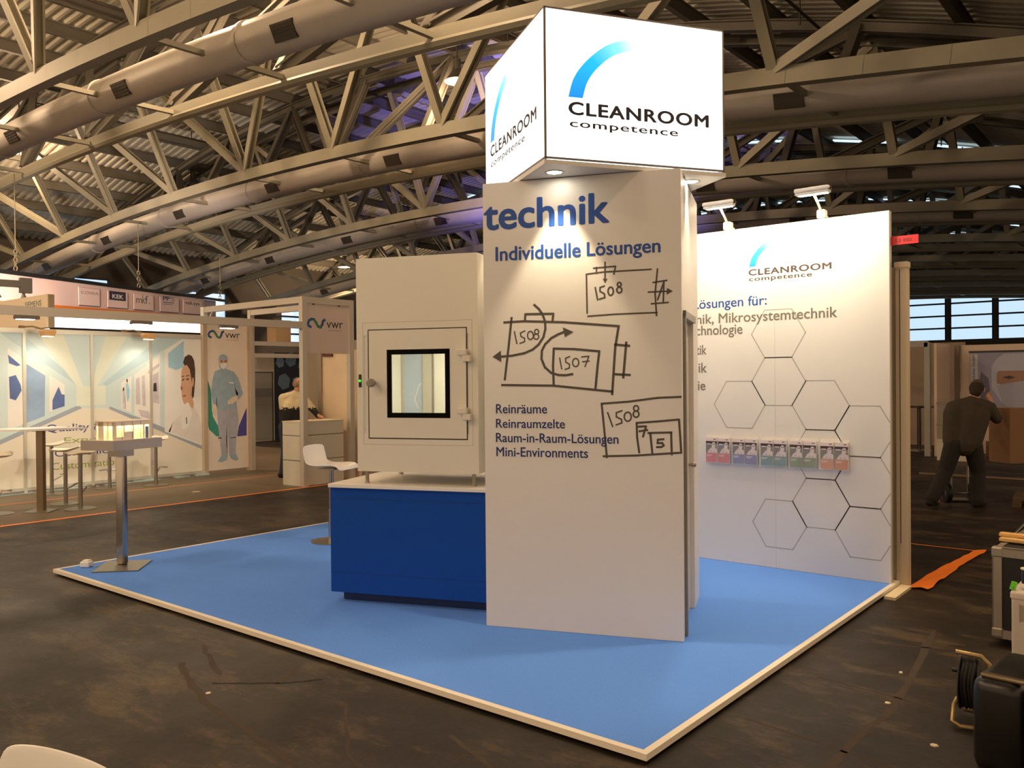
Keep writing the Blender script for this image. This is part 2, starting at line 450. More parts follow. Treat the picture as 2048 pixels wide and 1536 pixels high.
# ducts inside the arches
def duct(i):
    D = ARCH_D[i]*14 + YC + 1.35
    t = thing('ventilation_duct', ['round grey ventilation duct inside the nearest roof arch, top left', 'round grey duct with dark grilles inside the second roof arch',
        'round grey duct inside the third roof arch, tinted blue by the sign', 'round duct inside the fourth roof arch, right of the illuminated sign'][i], 'duct', (0, D, 0), 0, 'ventilation ducts in the roof arches')
    seg = [(-40 + 2.6*k, -40 + 2.6*(k+1)) for k in range(24)]
    pts = []
    mb = MB(); ring = MB()
    x = -40.0; r = 0.34
    P = [(-39 + k*1.3, 0, zbot(-39+k*1.3)+0.05) for k in range(34)]
    mb.tube(P, r, 20)
    obj('duct_tube', mb, duct_metal, t, smooth=True)
    for k in range(2, 32, 4):
        a = Vector(P[k]); d = (Vector(P[k+1])-a).normalized()
        obj('duct_collar', MB().tube([a-d*0.04, a+d*0.04], r+0.025, 20), duct_metal, t, smooth=True)
    for k in range(3, 32, 4):
        a = Vector(P[k]); d = (Vector(P[k+1])-a).normalized()
        g = MB(); s = Vector((0, -1, 0)); ang = math.radians(-28)
        nrm = (s*math.cos(ang) + Vector((0, 0, 1))*math.sin(ang)).normalized(); up = nrm.cross(d)
        M = Matrix(((d.x, up.x, nrm.x, a.x), (d.y, up.y, nrm.y, a.y), (d.z, up.z, nrm.z, a.z), (0, 0, 0, 1)))
        g.box(-0.28, 0.28, -0.14, 0.14, r-0.06, r+0.012, M)
        for q in range(5): g.box(-0.27, 0.27, -0.12+q*0.055, -0.10+q*0.055, r+0.012, r+0.02, M)
        obj('air_grille', g, pipe_mat, t)
for i in range(4): duct(i)
# sprinkler pipes under the roof
for k, (x, lbl) in enumerate([(-27.6, 'thin dark sprinkler pipe under the roof, leftmost'), (-19.8, 'thin dark sprinkler pipe under the roof, second from the left'), (-12.2, 'thin dark sprinkler pipe under the roof, third from the left'), (-4.5, 'thin dark sprinkler pipe under the roof, right of the illuminated sign')]):
    z = ztop(x)-0.1
    t = thing('sprinkler_pipe', lbl, 'pipe', (x, 0, z), 0, 'sprinkler pipes under the roof')
    obj('pipe', MB().tube([(0, -2, 0), (0, 60, 0)], 0.035, 6), pipe_mat, t)
    mb = MB()
    for j in range(20): mb.tube([(0, -1+j*3.0, -0.28), (0, -1+j*3.0, 0.3)], 0.02, 5)
    obj('sprinkler_heads', mb, pipe_mat, t)

# ------------------------------------------------------------------ hall lamps
shade_mat = mat('lamp_shade_enamel', rgb(90, 84, 78), 0.4, 0.3)
shade_in = mat('lamp_shade_white', rgb(240, 230, 215), 0.5)
def hall_lamp(x, y, z, label, on=True, power=None):
    t = thing('hanging_lamp', label, 'lamp', (x, y, z), 0, 'hanging hall lamps')
    obj('lamp_shade', MB().lathe([(0.10, 0.34), (0.14, 0.30), (0.30, 0.06), (0.36, 0.0), (0.34, 0.0), (0.28, 0.06), (0.12, 0.28), (0.08, 0.32)], 20), shade_mat, t, smooth=True)
    obj('lamp_housing', MB().cyl((0, 0), 0.11, 0.32, 0.62, 14), shade_mat, t)
    obj('suspension_rod', MB().tube([(0, 0, 0.6), (0, 0, ztop(x)+0.5-z)], 0.025, 6), pipe_mat, t)
    obj('bulb', MB().sphere((0, 0, 0.10), 0.12, 1, 1, 1.2, 12), lamp_on if on else shade_in, t, smooth=True)
    if on:
        L = bpy.data.lights.new('hall_lamp_light', 'POINT'); L.energy = power or HALL_LAMP_POWER; L.color = HALL_LAMP_COLOR; L.shadow_soft_size = 0.22
        o = bpy.data.objects.new('hall_lamp_light', L); col.objects.link(o); o.parent = t; o.location = (0, 0, -0.22)
hall_lamp(-31.0, 8.9, 9.85, 'lit hanging hall lamp glowing at the far left edge under the roof')
hall_lamp(-14.2, 14.2, 9.95, 'lit hanging hall lamp just left of the illuminated sign')
hall_lamp(-35.0, 27.4, 7.9, 'lit hanging hall lamp above the white hatch cabinet')
hall_lamp(-30.6, 15.8, 9.75, 'dim hanging hall lamp with pale underside above the second roof arch', on=False)
for k, (x, y, p) in enumerate([(-9, -4.0, 0.75), (-2.5, -6.5, 0.40), (1.0, 3.6, 1.5), (-13.5, 5.6, 1.2), (-6.5, 5.4, 0.4), (-15, -6, 1), (-22, 1.6, 1.3), (-8, -9, 0.6), (-30, -1.5, 1.3)]):  # unseen lamps added as fill; the strongest casts the tower's shadow
    hall_lamp(x, y, min(9.9, ztop(x)-0.9), 'unseen hanging hall lamp added out of view to light the stands below', power=HALL_LAMP_POWER*p)

# blue violet effect light of a stand farther back
ul = thing('effect_uplight', 'blue violet uplight on a mast behind the tower, tinting the roof', 'spotlight', (-10.5, 15.6, 0))
obj('mast', MB().cyl((0, 0), 0.04, 0.02, 3.9, 12), pipe_mat, ul)
obj('base_plate', MB().box(-0.35, 0.35, -0.35, 0.35, 0, 0.02), pipe_mat, ul)
obj('lamp_head', MB().lathe([(0, 3.9), (0.12, 3.9), (0.15, 4.15), (0.13, 4.15), (0.10, 3.95), (0, 3.95)], 16), shade_mat, ul)
_L = bpy.data.lights.new('uplight_light', 'SPOT'); _L.energy = 2600; _L.color = (0.30, 0.25, 1.0); _L.spot_size = math.radians(75); _L.spot_blend = 0.5; _L.shadow_soft_size = 0.1
_o = bpy.data.objects.new('uplight_light', _L); col.objects.link(_o); _o.parent = ul; _o.location = (0, 0, 4.2)
_o.rotation_euler = (Vector((-2.8, 3.4, 3.8))).to_track_quat('-Z', 'Y').to_euler()
# ================================================================== our stand
ST = 0.048            # top of the raised floor
PA = 0.38083          # heading of tower, counter and cabinet
TA = (-1.828, 1.042)  # left front corner of the tower
def TW(s, n, z=0):    # tower frame -> world
    return Vector((TA[0]+s*math.cos(PA)-n*math.sin(PA), TA[1]+s*math.sin(PA)+n*math.cos(PA), z))

t = thing('stand_platform', 'raised blue carpeted stand platform with white edge trim', 'platform', (0, 0, 0))
obj('platform_base', MB().box(-5.94, -0.05, 0.05, 3.95, 0, 0.024), black_matt, t)
obj('carpet', MB().box(-5.95, -0.035, 0.035, 3.96, 0.024, ST-0.002), carpet, t)
for a in ((-5.986, 0, 0, 0.036), (-5.986, -5.95, 0.036, 3.96), (-0.036, 0, 0.036, 3.96), (-5.986, 0, 3.96, 3.99)):
    obj('edge_trim', MB().box(a[0], a[1], a[2], a[3], 0.018, ST), trim_white, t)

# ------------------------------------------------------------------ tower
DEP = 1.15
tw = thing('display_tower', 'tall white display tower with blue lettering and sketched room plans', 'tower', (TA[0], TA[1], ST), PA)
Z = lambda z: z-ST
fp = obj('front_panel', MB().box(0, 1.30, 0, 0.036, 0, Z(2.992)), white_panel, tw)
obj('side_wall', MB().box(0.01, 0.05, 0.036, DEP, 0, Z(2.99)), white_panel, tw)
obj('rear_wall', MB().box(0.05, 1.295, DEP-0.04, DEP, 0, Z(2.99)), white_panel, tw)
sw = MB(); sw.box(1.24, 1.295, 0.036, DEP-0.04, Z(2.10), Z(2.99)); sw.box(1.24, 1.295, 0.80, DEP-0.04, 0, Z(2.10)); sw.box(1.24, 1.295, 0.036, 0.10, 0, Z(2.10))
obj('door_side_wall', sw, white_panel, tw)
dr = obj('door', MB().box(1.235, 1.262, 0.10, 0.80, 0.008, Z(2.10)), mat('door_grey_white', rgb(205, 200, 188), 0.45), tw)
dk = MB(); dk.tube([(1.262, 0.74, 1.03), (1.292, 0.74, 1.03)], 0.011, 12); dk.sphere((1.297, 0.74, 1.03), 0.020, n=12)
obj('door_knob', dk, steel, dr, smooth=True)
fr = MB(); fr.box(1.262, 1.312, 0.125, 0.172, 0, Z(2.12)); fr.box(1.262, 1.312, 0.125, 0.82, Z(2.075), Z(2.12))
obj('door_frame', fr, mat('door_frame_aluminium', rgb(150, 145, 136), 0.45, 0.5), tw)
obj('roof_panel', MB().box(0.05, 1.24, 0.04, DEP-0.04, Z(2.95), Z(2.985)), white_panel, tw)
# lettering (front panel local z is height above the platform)
def T(body, x0, x1, z0, z1, m_, bold=0.0, **k): return text(body, x0, x1, Z(z0), Z(z1), 0.0, m_, fp, bold, **k)
T('technik', 0.004, 0.853, 2.679, 2.878, blue_ink, 0.025)
T('Individuelle', 0.086, 0.664, 2.473, 2.568, blue_ink, 0.020)
T('Lösungen', 0.703, 1.173, 2.448, 2.566, blue_ink, 0.020)
T('Reinräume', 0.080, 0.431, 1.465, 1.527, navy_ink, 0.012)
T('Reinraumzelte', 0.079, 0.550, 1.369, 1.429, navy_ink, 0.012)
T('Raum-in-Raum-Lösungen', 0.078, 0.899, 1.255, 1.336, navy_ink, 0.012)
T('Mini-Environments', 0.080, 0.701, 1.180, 1.243, navy_ink, 0.012)
STROKES = {"S1":[[[0.702,2.111],[0.699,2.361],[0.81,2.37],[1.114,2.373]],[[1.153,2.375],[1.137,2.222],[1.145,2.081]],[[0.706,2.091],[0.888,2.099],[1.149,2.101]],[[0.745,2.397],[0.888,2.403],[0.877,2.353]],[[0.765,2.402],[0.765,2.362]],[[0.821,2.433],[0.82,2.32]],[[1.124,2.29],[1.211,2.3]],[[1.113,2.157],[1.219,2.162]],[[1.152,2.18],[1.192,2.291],[1.187,2.158]],[[1.094,2.231],[1.217,2.232]],[[0.756,2.274],[0.771,2.193]],[[0.816,2.281],[0.787,2.272],[0.787,2.248],[0.815,2.231],[0.817,2.207],[0.781,2.198]],[[0.873,2.245],[0.871,2.233],[0.865,2.224],[0.858,2.219],[0.849,2.221],[0.843,2.229],[0.839,2.24],[0.839,2.253],[0.843,2.264],[0.85,2.271],[0.858,2.272],[0.866,2.267],[0.871,2.257],[0.873,2.245]],[[0.923,2.285],[0.921,2.279],[0.918,2.275],[0.912,2.273],[0.907,2.274],[0.902,2.278],[0.899,2.283],[0.899,2.29],[0.902,2.295],[0.907,2.298],[0.912,2.299],[0.918,2.297],[0.922,2.292],[0.923,2.285]],[[0.927,2.251],[0.925,2.242],[0.92,2.236],[0.912,2.233],[0.905,2.235],[0.899,2.24],[0.895,2.248],[0.895,2.257],[0.899,2.264],[0.905,2.269],[0.913,2.27],[0.92,2.266],[0.925,2.26],[0.927,2.251]]],"S2":[[[0.141,2.067],[0.28,2.071],[0.547,2.057],[0.907,2.022]],[[0.194,2.097],[0.171,1.901],[0.143,1.688]],[[0.905,2.022],[0.882,1.887],[0.86,1.589]],[[0.122,1.653],[0.474,1.647],[0.863,1.607]],[[0.285,2.07],[0.289,2.117],[0.478,2.114],[0.472,2.064]],[[0.349,2.177],[0.38,2.149],[0.405,2.114],[0.422,2.066],[0.424,2.018],[0.41,1.964],[0.378,1.917],[0.336,1.884],[0.278,1.861],[0.192,1.846],[0.105,1.84]],[[0.603,1.721],[0.558,1.714],[0.51,1.716],[0.461,1.73],[0.419,1.767],[0.396,1.822],[0.399,1.876],[0.421,1.917],[0.463,1.956],[0.505,1.978],[0.547,1.994]],[[0.477,1.651],[0.473,1.773],[0.479,1.888],[0.615,1.882],[0.779,1.865],[0.767,1.77],[0.752,1.623]],[[0.88,1.906],[0.973,1.896]],[[0.953,1.919],[0.932,1.695]],[[0.872,1.718],[0.975,1.712]]],"S2t":[[[0.212,2.006],[0.229,1.925]],[[0.285,2.008],[0.254,1.995],[0.257,1.973],[0.282,1.959],[0.282,1.937],[0.25,1.927]],[[0.342,1.977],[0.34,1.964],[0.333,1.955],[0.324,1.95],[0.315,1.952],[0.307,1.959],[0.303,1.971],[0.303,1.984],[0.307,1.996],[0.315,2.003],[0.325,2.004],[0.334,1.999],[0.34,1.989],[0.342,1.977]],[[0.379,2.0],[0.377,1.993],[0.373,1.988],[0.366,1.986],[0.36,1.987],[0.354,1.991],[0.351,1.997],[0.351,2.005],[0.354,2.011],[0.36,2.015],[0.367,2.016],[0.373,2.013],[0.377,2.007],[0.379,2.0]],[[0.379,1.968],[0.377,1.96],[0.371,1.953],[0.364,1.951],[0.356,1.952],[0.349,1.957],[0.345,1.964],[0.345,1.973],[0.349,1.98],[0.356,1.985],[0.364,1.986],[0.372,1.982],[0.377,1.976],[0.379,1.968]],[[0.518,1.827],[0.531,1.755]],[[0.586,1.835],[0.557,1.824],[0.559,1.799],[0.583,1.785],[0.582,1.761],[0.553,1.752]],[[0.645,1.795],[0.642,1.783],[0.636,1.773],[0.626,1.769],[0.616,1.771],[0.608,1.778],[0.604,1.789],[0.604,1.802],[0.609,1.814],[0.617,1.821],[0.627,1.822],[0.636,1.818],[0.642,1.808],[0.645,1.795]],[[0.663,1.831],[0.711,1.835],[0.685,1.768]],[[0.669,1.8],[0.713,1.804]]],"S3":[[[0.79,1.53],[0.964,1.543],[1.147,1.567],[1.292,1.573]],[[0.792,1.527],[0.808,1.357],[0.823,1.187]],[[0.8,1.194],[1.014,1.203],[1.293,1.226]],[[1.015,1.409],[1.146,1.419],[1.279,1.432],[1.285,1.336],[1.291,1.232]],[[1.015,1.409],[1.017,1.319],[1.03,1.221]],[[1.087,1.346],[1.234,1.351]],[[1.1,1.347],[1.112,1.222]],[[1.23,1.351],[1.233,1.212]],[[1.026,1.385],[1.074,1.388],[1.054,1.322]],[[1.031,1.356],[1.083,1.365]],[[1.184,1.308],[1.148,1.305],[1.145,1.282],[1.174,1.285],[1.184,1.269],[1.169,1.259],[1.14,1.258]]],"S3t":[[[0.83,1.474],[0.862,1.384]],[[0.923,1.486],[0.886,1.473],[0.886,1.446],[0.919,1.431],[0.92,1.408],[0.883,1.395]],[[0.981,1.448],[0.979,1.435],[0.971,1.424],[0.961,1.419],[0.951,1.421],[0.942,1.429],[0.937,1.441],[0.937,1.455],[0.942,1.467],[0.951,1.475],[0.962,1.477],[0.972,1.472],[0.979,1.462],[0.981,1.448]],[[1.028,1.501],[1.026,1.493],[1.021,1.487],[1.014,1.484],[1.006,1.485],[1.0,1.49],[0.997,1.497],[0.997,1.505],[1.0,1.512],[1.007,1.517],[1.014,1.518],[1.021,1.515],[1.026,1.509],[1.028,1.501]],[[1.03,1.464],[1.028,1.455],[1.022,1.448],[1.014,1.445],[1.005,1.446],[0.998,1.451],[0.994,1.459],[0.994,1.469],[0.998,1.477],[1.005,1.483],[1.014,1.484],[1.023,1.48],[1.028,1.473],[1.03,1.464]]],"H":[[[0.804,2.328],[0.835,2.327],[0.82,2.299]],[[1.211,2.253],[1.248,2.231],[1.208,2.21]],[[0.059,1.841],[0.117,1.881],[0.12,1.805]],[[0.611,1.993],[0.54,2.025],[0.554,1.961]]]}

def sketch(keys, w, heads):
    mb = MB(); y = 0.0
    for key, ww in keys:
        for L in STROKES[key]: mb.ribbon([(a, b-ST) for a, b in L], ww, y)
    for h in heads: mb.patch([(a, b-ST) for a, b in STROKES['H'][h]], y, 0.0011)
    return mb
for keys, heads in (((('S1', 0.0105),), (0, 1)), ((('S2', 0.0155), ('S2t', 0.0085)), (2, 3)), ((('S3', 0.0135), ('S3t', 0.010)), ())):
    o = obj('room_sketch', sketch(keys, 0, heads), sketch_ink, fp)

# ------------------------------------------------------------------ illuminated sign on the tower
BA = 1.00482
lb = thing('illuminated_sign', 'glowing white cube sign with blue arc logo on top of the tower', 'illuminated sign', (-1.199, 0.896, 2.996), BA)
LW, LD, LH = 1.25, 1.25, 0.955
face_m = bpy.data.materials.new('backlit_acrylic'); face_m.use_nodes = True
fb = face_m.node_tree.nodes['Principled BSDF']; fb.inputs['Base Color'].default_value = (0.8, 0.85, 0.9, 1); fb.inputs['Roughness'].default_value = 0.4
fb.inputs['Emission Color'].default_value = (1.0, 0.985, 0.96, 1); fb.inputs['Emission Strength'].default_value = 0.75
g = 0.012
obj('sign_face', MB().box(g, LW-g, 0, 0.006, 0.046, LH-g), face_m, lb)
obj('sign_face', MB().box(0, 0.006, g, LD-g, 0.046, LH-g), face_m, lb)
obj('sign_face', MB().box(LW-0.006, LW, g, LD-g, 0.046, LH-g), face_m, lb)
obj('sign_face', MB().box(g, LW-g, LD-0.006, LD, 0.046, LH-g), face_m, lb)
edge_m = mat('sign_frame_grey', rgb(120, 112, 108), 0.5, 0.4)
fm = MB()
for x in (0, LW-g):
    for y in (0, LD-g): fm.box(x, x+g, y, y+g, 0.026, LH)
for z in (0.034, LH-g):
    fm.box(0, LW, 0, g, z, z+g); fm.box(0, LW, LD-g, LD, z, z+g); fm.box(0, g, 0, LD, z, z+g); fm.box(LW-g, LW, 0, LD, z, z+g)
obj('sign_frame', fm, edge_m, lb)
obj('sign_top', MB().box(0.012, LW-0.012, 0.012, LD-0.012, LH-0.02, LH-0.006), white_panel, lb)
sf = obj('soffit', MB().box(-0.006, LW+0.006, -0.006, LD+0.006, 0.0, 0.026), white_panel, lb)
for k, (x, y) in enumerate(((0.135, 0.19), (1.10, 0.17), (0.15, 1.09), (1.11, 1.10))):
    dl = obj('downlight', MB().lathe([(0.052, -0.004), (0.062, -0.004), (0.062, 0.0), (0.045, 0.0)], 24, None, (x, y)), steel, sf, smooth=True)
    obj('bulb', MB().lathe([(0, -0.001), (0.047, -0.001), (0.047, -0.0005), (0, -0.0005)], 24, None, (x, y)), spot_on, dl)
    L = bpy.data.lights.new('downlight_light', 'SPOT'); L.energy = 27 if k == 0 else 24; L.color = (1, 0.80, 0.52); L.spot_size = math.radians(64); L.spot_blend = 0.45; L.shadow_soft_size = 0.03
    o = bpy.data.objects.new('downlight_light', L); col.objects.link(o); o.parent = dl; o.location = (x, y, -0.015)
def logo(parent, x0, zc, s, y, arc_only=None):
    """blue arc, fading to white towards its tip; x0 = left edge, zc = foot height, s = scale"""
    am = MATS.get('arc_gradient')
    if not am:
        am = bpy.data.materials.new('arc_gradient'); am.use_nodes = True; n_ = am.node_tree; b_ = n_.nodes['Principled BSDF']
        at = n_.nodes.new('ShaderNodeAttribute'); at.attribute_name = 'along'
        cr = n_.nodes.new('ShaderNodeValToRGB'); e = cr.color_ramp.elements
        e[0].position = 0.0; e[0].color = rgb(0, 132, 235); e[1].position = 1.0; e[1].color = rgb(250, 253, 255)
        q = e.new(0.4); q.color = rgb(0, 178, 250); q = e.new(0.72); q.color = rgb(130, 226, 250)
        n_.links.new(at.outputs['Fac'], cr.inputs[0]); n_.links.new(cr.outputs[0], b_.inputs['Base Color'])
        MATS['arc_gradient'] = am
    K = 28; bm_ = bmesh.new(); lay = bm_.verts.layers.float.new('along'); prev = None
    out = [(0, 0), (0.035, 0.115), (0.105, 0.215), (0.21, 0.31), (0.30, 0.362), (0.40, 0.388), (0.52, 0.388)]
    inn = [(0.096, 0.0), (0.125, 0.095), (0.178, 0.175), (0.26, 0.252), (0.33, 0.295), (0.42, 0.325), (0.52, 0.340)]
    def smp(P, u):
        f = u*(len(P)-1); i = min(int(f), len(P)-2); w = f-i
        p0, p1, p2, p3 = P[max(i-1, 0)], P[i], P[i+1], P[min(i+2, len(P)-1)]
        return tuple(0.5*((2*b)+(c-a)*w+(2*a-5*b+4*c-d)*w*w+(3*b-a-3*c+d)*w**3) for a, b, c, d in zip(p0, p1, p2, p3))
    for k in range(K+1):
        u = k/K; a = smp(out, u); b = smp(inn, u)
        va = bm_.verts.new((x0+a[0]*s, y-0.0012, zc+a[1]*s)); vb = bm_.verts.new((x0+b[0]*s, y-0.0012, zc+b[1]*s)); va[lay] = u; vb[lay] = u
        if prev: bm_.faces.new((prev[0], prev[1], vb, va))
        prev = (va, vb)
    me = bpy.data.meshes.new('arc_logo'); bm_.to_mesh(me); bm_.free(); me.materials.append(am)
    o = bpy.data.objects.new('arc_logo', me); col.objects.link(o); o.parent = parent
    return o
# the arc on the sign is part of the backlit face: translucent ink lit from behind
fa = [o for o in lb.children if o.name.startswith('sign_face')]
def logo_on_face(face, mirror):
    a = logo(face, 0.0, 0.418, 1.0, 0.0)
    m2 = MATS.get('arc_backlit')
    if not m2:
        m2 = MATS['arc_gradient'].copy(); MATS['arc_backlit'] = m2
        b_ = m2.node_tree.nodes['Principled BSDF']; src = [l for l in m2.node_tree.links if l.to_socket == b_.inputs['Base Color']][0].from_socket
        m2.node_tree.links.new(src, b_.inputs['Emission Color']); b_.inputs['Emission Strength'].default_value = 0.42
    a.data.materials[0] = m2
    ink = mat('sign_lettering_ink', rgb(28, 22, 40), 0.6)
    o1 = text('CLEANROOM', 0.0, 0.98, 0.310, 0.393, 0.0, ink, face, 0.034, spacing=1.1)
    o2 = text('competence', 0.008, 0.755, 0.222, 0.275, 0.0, ink, face, 0.016, spacing=1.1)
    for o in (a, o1, o2):
        if mirror:   # left face: reads along the local -y direction, seen from local -x
            o.rotation_euler = (0, 0, -PI/2); o.location = (0, 1.12, 0)
        else: o.location = (0.155, 0, 0)
logo_on_face(fa[0], False); logo_on_face(fa[1], True)

# ------------------------------------------------------------------ counter
ct = thing('counter', 'dark blue counter with white worktop beside the tower', 'counter', (TA[0], TA[1], ST), PA)
obj('plinth', MB().prism([(-1.26, 0.36), (-0.02, 0.36), (-0.02, 1.2), (-1.22, 1.2)], 0, 0.075), mat('plinth_blue', rgb(10, 40, 88), 0.5), ct)
body = obj('counter_body', MB().prism([(-1.326, 0.288), (-0.005, 0.288), (-0.005, 1.30), (-1.30, 1.30)], 0.07, Z(0.897)), blue_cabinet, ct)
for z in (0.765, 0.215): obj('panel_joint', MB().box(-1.322, -0.008, 0.2872, 0.289, z, z+0.0025), mat('joint_blue', rgb(16, 48, 100), 0.5), body)
obj('worktop', MB().prism([(-1.332, 0.262), (-0.003, 0.262), (-0.003, 1.33), (-1.305, 1.33)], Z(0.897), Z(0.925)), white_gloss, ct, bevel=0.003)

# ------------------------------------------------------------------ pass-through cabinet on the counter
CX0, CX1, CY0, CY1, CZ0, CZ1 = -1.118, -0.162, 0.33, 1.02, 1.018, 2.592
pc = thing('hatch_cabinet', 'tall cream pass through cabinet with a glazed door, standing on the blue counter', 'cabinet', tuple(TW(0, 0, 0.925)), PA)
zz = lambda z: z-0.925
DX0, DX1, DZ0, DZ1 = -0.868, -0.378, 1.418, 1.912      # window opening
mb = MB()
mb.box(CX0, CX0+0.06, CY0, CY1, zz(CZ0), zz(CZ1)); mb.box(CX1-0.06, CX1, CY0, CY1, zz(CZ0), zz(CZ1))
mb.box(CX0+0.06, CX1-0.06, CY0, CY1, zz(CZ0), zz(1.30)); mb.box(CX0+0.06, CX1-0.06, CY0, CY1, zz(2.02), zz(CZ1))
mb.box(CX0+0.06, DX0-0.06, CY0+0.004, CY0+0.04, zz(1.30), zz(2.02)); mb.box(DX1+0.06, CX1-0.06, CY0+0.004, CY0+0.04, zz(1.30), zz(2.02))
obj('cabinet_body', mb, cabinet_white, pc)
obj('chamber_lining', MB().box(CX0+0.061, CX1-0.061, CY0+0.05, CY1-0.05, zz(1.301), zz(1.306)), mat('stainless_lining', rgb(190, 186, 178), 0.35, 0.7), pc)
# rear door, glazed as well, standing ajar inside the frame at the back
RX0, RX1 = -1.035, -0.865
mb = MB(); mb.box(CX0+0.06, RX0, CY1-0.05, CY1-0.02, zz(1.30), zz(2.02)); mb.box(RX1, -0.79, CY1-0.05, CY1-0.02, zz(1.30), zz(2.02)); mb.box(RX0, RX1, CY1-0.05, CY1-0.02, zz(1.30), zz(1.42)); mb.box(RX0, RX1, CY1-0.05, CY1-0.02, zz(1.92), zz(2.02))
rd = obj('rear_door', mb, mat('rear_door_grey', rgb(186, 180, 164), 0.4), pc)
obj('rear_pane', MB().box(RX0, RX1, CY1-0.038, CY1-0.032, zz(1.42), zz(1.92)), mat('rear_glass', rgb(176, 196, 222), 0.15), rd)
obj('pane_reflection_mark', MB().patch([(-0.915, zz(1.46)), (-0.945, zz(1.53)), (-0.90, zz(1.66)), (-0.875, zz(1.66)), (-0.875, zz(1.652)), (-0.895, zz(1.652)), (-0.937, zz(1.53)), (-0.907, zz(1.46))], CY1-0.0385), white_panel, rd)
obj('rear_seal', MB().box(-0.79, -0.775, CY1-0.045, CY1-0.02, zz(1.30), zz(2.02)), mat('seal_grey', rgb(110, 106, 98), 0.6), rd)
obj('rear_wall', MB().box(-0.775, CX1-0.06, CY1-0.03, CY1-0.01, zz(1.30), zz(2.02)), cabinet_white, pc)
lamp = obj('interior_light', MB().box(DX1-0.05, CX1-0.08, CY0+0.2, CY1-0.2, zz(2.005), zz(2.016)), mat('interior_light_tube', (1, 1, 0.9, 1), 0.4, emit=11, ecol=(1, 0.96, 0.75, 1)), pc)
# raised frame joint
jm = MB()
def ring(mb, x0, x1, z0, z1, w, y0, y1):
    mb.box(x0, x1, y0, y1, z0, z0+w); mb.box(x0, x1, y0, y1, z1-w, z1); mb.box(x0, x0+w, y0, y1, z0+w, z1-w); mb.box(x1-w, x1, y0, y1, z0+w, z1-w)
ring(jm, -1.068, -0.205, zz(1.217), zz(2.118), 0.003, CY0-0.0006, CY0+0.01)
obj('frame_joint', jm, seam_grey, pc)
sm = MB(); ring(sm, -1.026, -0.243, zz(1.259), zz(2.066), 0.011, CY0-0.0008, CY0+0.01)
obj('door_gap', sm, dark_line, pc)
d_ = MB(); x0, x1, z0, z1 = -1.016, -0.251, 1.268, 2.058
d_.box(x0, x1, CY0-0.004, CY0+0.004, zz(z0), zz(DZ0)); d_.box(x0, x1, CY0-0.004, CY0+0.004, zz(DZ1), zz(z1)); d_.box(x0, DX0, CY0-0.004, CY0+0.004, zz(DZ0), zz(DZ1)); d_.box(DX1, x1, CY0-0.004, CY0+0.004, zz(DZ0), zz(DZ1))
door = obj('door', d_, cabinet_white, pc)
wf = MB(); ring(wf, DX0-0.002, DX1+0.002, zz(DZ0-0.002), zz(DZ1+0.002), 0.036, CY0-0.0065, CY0+0.004)
wfo = obj('window_frame', wf, mat('window_gasket_black', rgb(8, 8, 8), 0.85, spec=0.1), door)
obj('window_pane', MB().box(DX0+0.02, DX1-0.02, CY0-0.006, CY0-0.002, zz(DZ0+0.02), zz(DZ1-0.02)), glass, door)
kb = MB(); kb.tube([(-0.968, CY0-0.012, zz(1.672)), (-0.968, CY0-0.05, zz(1.672))], 0.014, 14); kb.tube([(-0.968, CY0-0.045, zz(1.672)), (-0.968, CY0-0.056, zz(1.672)), (-0.968, CY0-0.085, zz(1.672)), (-0.968, CY0-0.092, zz(1.672))], 0.03, 18, radii=[0.02, 0.031, 0.031, 0.024])
obj('door_knob', kb, mat('knob_grey', rgb(140, 132, 120), 0.4, 0.3), door, smooth=True)
for zc in (1.868, 1.452):
    hb = MB(); hb.rbox(-0.308, -0.232, CY0-0.052, CY0-0.012, zz(zc-0.005), zz(zc+0.040), 0.006); hb.rbox(-0.268, -0.205, CY0-0.048, CY0, zz(zc-0.050), zz(zc-0.004), 0.006)
    hb.tube([(-0.252, CY0-0.03, zz(zc-0.052)), (-0.252, CY0-0.03, zz(zc+0.044))], 0.012, 10)
    obj('hinge', hb, mat('hinge_white', rgb(225, 220, 208), 0.4), door)
ip = obj('indicator_panel', MB().rbox(-1.103, -1.080, CY0-0.003, CY0+0.002, zz(1.640), zz(1.735), 0.001), black_plastic, pc)
obj('green_indicator', MB().tube([(-1.0915, CY0-0.0035, zz(1.688)), (-1.0915, CY0-0.005, zz(1.688))], 0.010, 16), mat('green_led', rgb(40, 220, 40), 0.4, emit=0.5, ecol=rgb(40, 230, 40)), ip)
obj('red_indicator', MB().tube([(-1.0915, CY0-0.0035, zz(1.716)), (-1.0915, CY0-0.005, zz(1.716))], 0.007, 16), mat('red_led_off', rgb(90, 24, 18), 0.4), ip)
for x in (-1.062, -0.215):
    for y in (0.372, 0.97):
        f_ = MB(); f_.tube([(x, y, 0.012), (x, y, zz(CZ0))], 0.014, 14); f_.tube([(x, y, 0.0), (x, y, 0.012)], 0.019, 14)
        obj('foot', f_, steel, pc, smooth=True)

